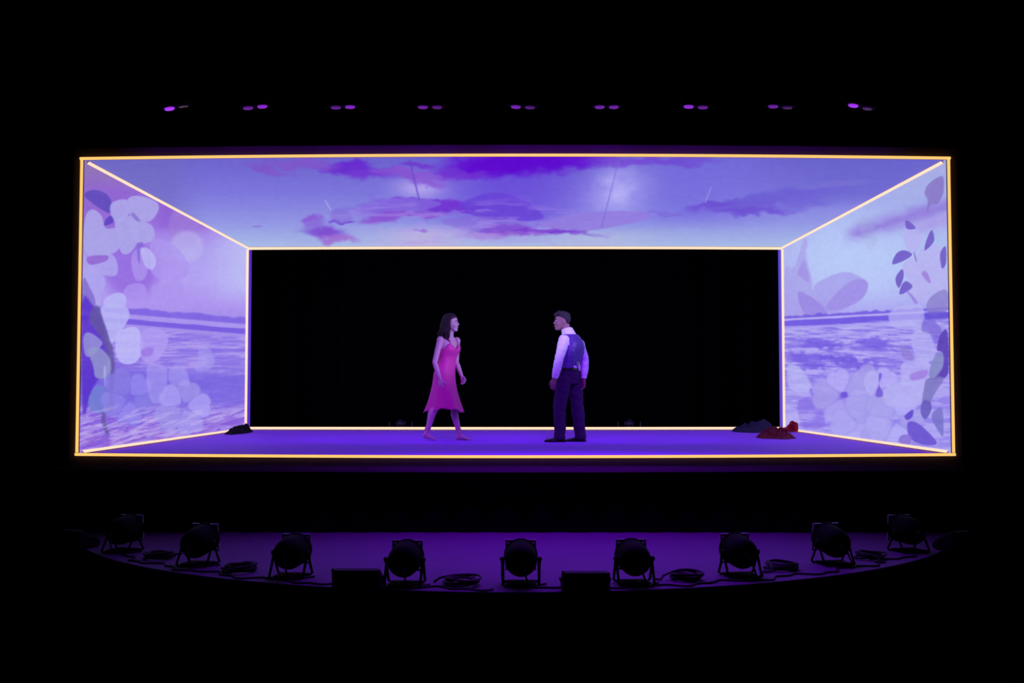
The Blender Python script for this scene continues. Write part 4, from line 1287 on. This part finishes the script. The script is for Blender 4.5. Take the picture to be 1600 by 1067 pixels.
def wedge(label, px, py, w, h, d, rz=0.0):
    q = on_level(px, py, ZA)
    root = empty('stage_monitor', (q.x, q.y + d / 2, ZA), rz)
    tag(root, label, 'monitor', 'black boxes along the stage edge')
    b = MB()
    prof = [(-d / 2, 0.012), (-d / 2, h), (-d * 0.28, h), (d / 2, h * 0.35), (d / 2, 0.012)]
    b.loft([[Vector((x, y, z)) for y, z in prof] for x in (-w / 2, w / 2)])
    o = b.build('cabinet', M['box_black'], root, smooth=False)
    bake(o, [('BEVEL', dict(width=0.008, segments=2, limit_method='ANGLE'))])
    o.data.polygons.foreach_set('use_smooth', [False] * len(o.data.polygons))
    b = MB()
    sl = Vector((0, d * 0.78, -h * 0.65)).normalized()
    nn_ = Vector((0, h * 0.65, d * 0.78)).normalized()
    o0 = Vector((0, -d * 0.28, h))
    L = math.hypot(d * 0.78, h * 0.65)
    vs = [o0 + Vector((x, 0, 0)) + sl * t + nn_ * e for x in (-w / 2 + 0.02, w / 2 - 0.02) for t in (0.02, L - 0.02) for e in (0.001, 0.009)]
    b.add(vs, [(0, 1, 3, 2), (4, 6, 7, 5), (0, 4, 5, 1), (2, 3, 7, 6), (0, 2, 6, 4), (1, 5, 7, 3)])
    b.build('grille', M['black_metal'], root, smooth=False)
    for s in (-1, 1):
        b = MB(); b.tube([(s * w / 2, -0.05, h * 0.45), (s * (w / 2 + 0.012), -0.045, h * 0.6), (s * (w / 2 + 0.012), 0.045, h * 0.6), (s * w / 2, 0.05, h * 0.45)], 0.006, 8)
        b.build('handle', M['rubber'], root)
    for sx in (-1, 1):
        for sy in (-1, 1):
            b = MB(); b.lathe([(0.012, 0.0), (0.014, 0.012)], Matrix.Translation((sx * (w / 2 - 0.03), sy * (d / 2 - 0.03), 0)), 10)
            b.build('rubber_foot', M['rubber'], root)
    b = MB(); b.box(-w / 2 - 0.002, -w / 2 + 0.016, -d / 2 - 0.004, -d / 2 + 0.02, h - 0.02, h + 0.012)
    b.build('corner_guard', M['box_black'], root, smooth=False)
    return root
wedge('low black box on the stage edge beside the fourth footlight from the left', 555.5, 925, 0.368, 0.166, 0.30)
wedge('low black box on the stage edge just right of the middle footlight', 916, 929, 0.366, 0.164, 0.30)
wedge('barely lit black box at the far left end of the footlight row', 118, 858, 0.26, 0.18, 0.26, -0.5)
wedge('barely lit black box at the far right end of the footlight row', 1496, 862, 0.26, 0.19, 0.26, 0.5)

# coils of cable and the cable run between the lamps
def coil(label, px, py, r, seed):
    q = on_level(px, py, ZA)
    random.seed(seed)
    b = MB()
    pts = []
    n_ = 5
    for i in range(n_ * 22 + 1):
        t = 2 * PI * i / 22
        k = i / 22
        rr = r * (0.86 + 0.14 * math.sin(k * 2.4 + seed)) 
        pts.append(Vector((rr * math.cos(t) + 0.014 * math.sin(k * 3.1 + seed), rr * 0.95 * math.sin(t) + 0.012 * math.cos(k * 2.3), 0.010 + 0.011 * k + 0.006 * math.sin(t * 2 + k))))
    e = pts[-1]
    pts += [e + Vector((0.05, 0.09, -0.02)), Vector((r * 1.35, r * 0.9, 0.012)), Vector((r * 1.8, r * 0.7, 0.010))]
    b.tube(pts, 0.0095, 6)
    o = b.build('cable_coil', M['rubber'])
    o.location = (q.x, q.y, ZA)
    o.rotation_euler = (0, 0, seed * 0.7)
    tag(o, label, 'cable', 'cable coils along the stage edge')
coil('coiled black cable beside the leftmost footlight', 249, 873, 0.145, 1)
coil('coiled black cable between the second and third footlights from the left', 375, 893, 0.155, 2)
coil('coiled black cable just left of the middle footlight', 721, 914, 0.150, 3)
coil('coiled black cable between the low box and the third footlight from the right', 1072, 906, 0.135, 4)
coil('coiled black cable between the third and second footlights from the right', 1222, 890, 0.145, 5)
coil('coiled black cable beside the rightmost footlight', 1360, 873, 0.140, 6)
for nm, lab, i0, i1, dr in (('floor_cable', 'black cable snaking along the stage edge on the left half', -52, -2, 0.20), ('floor_cable', 'black cable snaking along the stage edge on the right half', 2, 52, 0.22)):
    b = MB()
    pts = []
    for i in range(121):
        a = math.radians(i0 + (i1 - i0) * i / 120)
        p0 = apron_edge(a)
        n_ = Vector((-math.sin(a), math.cos(a), 0))
        pts.append(p0 + n_ * (dr + 0.055 * math.sin(i * 0.31) + 0.03 * math.sin(i * 0.83 + 1)) + Vector((0, 0, 0.009)))
    b.tube(pts, 0.008, 6)
    o = b.build(nm, M['rubber'])
    tag(o, lab, 'cable', 'loose cables on the stage edge')

# overhead bar with nine twin lamps pointing straight down
YB = -1.0
ZB = on_depth(804, 168.5, YB).z
b = MB()
b.tube([(-6.2, YB, ZB + 0.46), (6.2, YB, ZB + 0.46)], 0.025, 12)
bar = b.build('lighting_bar', M['black_metal'])
tag(bar, 'long black pipe across the dark above the box carrying the lamps', 'lighting bar')
for s in (-4.6, 0, 4.6):
    b = MB(); b.tube([(s, YB, ZB + 0.46), (s, YB, 7.98)], 0.006, 8)
    b.build('suspension_wire', M['black_metal'], bar)
LENS = {}
def lens_mat(s):
    if s not in LENS:
        LENS[s] = mat('violet_lens_%d' % round(s * 100), (0.02, 0.01, 0.03), 0.3, emis=(0.42, 0.03, 1.0), strength=s, namt=0.02)
    return LENS[s]
OV = [(276, 0.9, 0.0, -11, 0), (399, 0.22, 0.5, -6, 1), (536, 0.18, 0.45, -2, 1), (672, 0.26, 0.14, 0, 1), (817, 0.34, 0.12, 2, 1), (948, 0.30, 0.28, 0, 1), (1087, 0.60, 0.20, 3, 1), (1219, 0.26, 0.05, 4, 1), (1344, 0.8, 0.03, 11, 0)]
ordo = ordn
for i, (px, s1, s2, tl, _) in enumerate(OV):
    q = on_depth(px, 168.5, YB)
    root = empty('twin_stage_lamp', (q.x, YB, ZB))
    tag(root, 'violet twin lamp hanging above the box, %s of nine' % ordo[i], 'stage lamp', 'twin lamps on the overhead bar')
    mt = Matrix.Rotation(math.radians(tl), 4, 'Y')
    b = MB()
    b.box(-0.155, 0.155, -0.085, 0.085, 0.012, 0.20, mt)
    hs = b.build('housing', M['black_metal'], root, smooth=False)
    bake(hs, [('BEVEL', dict(width=0.02, segments=2, limit_method='ANGLE'))])
    for k in range(5):
        b = MB(); b.box(-0.14 + 0.06 * k, -0.128 + 0.06 * k, -0.088, 0.088, 0.19, 0.225, mt)
        b.build('cooling_fin', M['black_metal'], hs, smooth=False)
    for u, st__ in ((-0.072, s1), (0.072, s2)):
        b = MB(); b.lathe([(0.004, -0.004), (0.044, -0.002), (0.050, 0.004), (0.050, 0.014), (0.004, 0.014)], mt @ Matrix.Translation((u, 0, 0)), 20)
        b.build('lens', lens_mat(st__) if st__ > 0 else M['lens'], root)
    b = MB()
    b.tube([(-0.175, 0, 0.11), (-0.178, 0, 0.30), (-0.15, 0, 0.335), (0, 0, 0.34), (0.15, 0, 0.335), (0.178, 0, 0.30), (0.175, 0, 0.11)], 0.008, 8, False, 2.0)
    b.build('yoke', M['black_metal'], root)
    b = MB(); b.box(-0.02, 0.02, -0.035, 0.035, 0.335, 0.434)
    b.build('clamp', M['black_metal'], root, smooth=False)
# light thrown by the lamps of the bar onto the deck
for x, pw in ((-3.2, 8), (-2.2, 50), (-1.1, 260), (0.1, 470), (1.0, 470), (1.9, 260), (2.8, 30), (3.8, 6)):
    spot('bar_lamp_beam', (x, YB, ZB - 0.03), (x * 0.96, YB - 0.45, ZA), pw, VIOLET, 84, 1.0, 0.06)
for x, pw in ((-3.3, 340), (-2.0, 500), (-0.7, 560), (0.7, 560), (2.0, 500), (3.3, 340)):  # extra spots added along the bar to brighten the box floor
    spot('bar_lamp_beam', (x, YB, ZB - 0.03), (x * 0.95, 4.3, 0.0), pw, VIOLET, 29, 0.8, 0.06)

for x, pw in ((-3.7, 4), (-2.8, 8), (-1.85, 13), (-0.93, 16), (0.08, 17), (0.98, 17), (1.92, 14), (2.85, 8), (3.7, 4)):
    spot('frame_fill_spot', (x, YB, ZB - 0.03), (x, -0.06, H + 0.09), pw, VIOLET, 80, 1.0, 0.06)   # added fill spots that brighten the top front beam

# two small lamps standing behind the rear strip
def rear_lamp(label, px):
    q = on_depth(px, 668, DEP + 0.30)
    root = empty('floor_lamp', (q.x, DEP + 0.30, floor_z(q.x, DEP)))
    tag(root, label, 'floor lamp', 'small lamps behind the rear strip')
    b = MB(); b.box(-0.07, 0.07, -0.06, 0.06, 0.0, 0.03)
    b.build('base', M['black_metal'], root, smooth=False)
    b = MB()
    b.tube([(-0.075, 0, 0.135), (-0.065, 0, 0.085), (-0.03, 0, 0.058), (0, 0, 0.052), (0.03, 0, 0.058), (0.065, 0, 0.085), (0.075, 0, 0.135)], 0.007, 8)
    b.tube([(0, 0, 0.02), (0, 0, 0.056)], 0.012, 10)
    b.build('bracket', M['chrome'], root)
    b = MB()
    b.lathe([(0.004, -0.07), (0.04, -0.065), (0.062, -0.03), (0.066, 0.05), (0.058, 0.05), (0.058, 0.035), (0.004, 0.032)], Matrix.Translation((0, 0, 0.130)) @ Matrix.Rotation(PI / 2, 4, 'X'), 20)
    h_ = b.build('head', M['black_metal'], root)
    b = MB(); b.lathe([(0.004, 0.034), (0.055, 0.034), (0.055, 0.038), (0.004, 0.044)], Matrix.Translation((0, 0, 0.130)) @ Matrix.Rotation(PI / 2, 4, 'X'), 20)
    b.build('lens', M['lens'], h_)
    for s in (-0.20, 0.20):
        b = MB(); b.box(s - 0.012, s + 0.012, -0.01, 0.01, 0.0, 0.135)
        b.build('side_post', M['panel'], root, smooth=False)
    b = MB(); b.box(-0.21, 0.21, 0.03, 0.06, 0.0, 0.012)
    b.build('foot_rail', M['black_metal'], root, smooth=False)
rear_lamp('small floor lamp behind the rear strip, left of the woman', 626)
rear_lamp('small floor lamp behind the rear strip, right of the man', 983)

# faint upright panels in the dark either side of the box
for px, lab in ((14, 'faint narrow upright panel in the dark left of the box'), (1597, 'faint narrow upright panel in the dark right of the box')):
    q = on_depth(px, 457, 0.3)
    root = empty('upright_panel', (q.x, 0.3, ZA))
    tag(root, lab, 'panel')
    b = MB(); b.box(-0.05, 0.05, -0.03, 0.03, q.z - ZA - 0.26, q.z - ZA + 0.26)
    o = b.build('panel', M['panel'], root, smooth=False)
    bake(o, [('BEVEL', dict(width=0.006, segments=2, limit_method='ANGLE'))])
    b = MB(); b.tube([(0, 0.01, 0.01), (0, 0.01, q.z - ZA - 0.25)], 0.015, 10)
    b.build('pole', M['black_metal'], root)
    b = MB(); b.lathe([(0.14, 0.0), (0.14, 0.012), (0.02, 0.02)], None, 20)
    b.build('base', M['black_metal'], root)
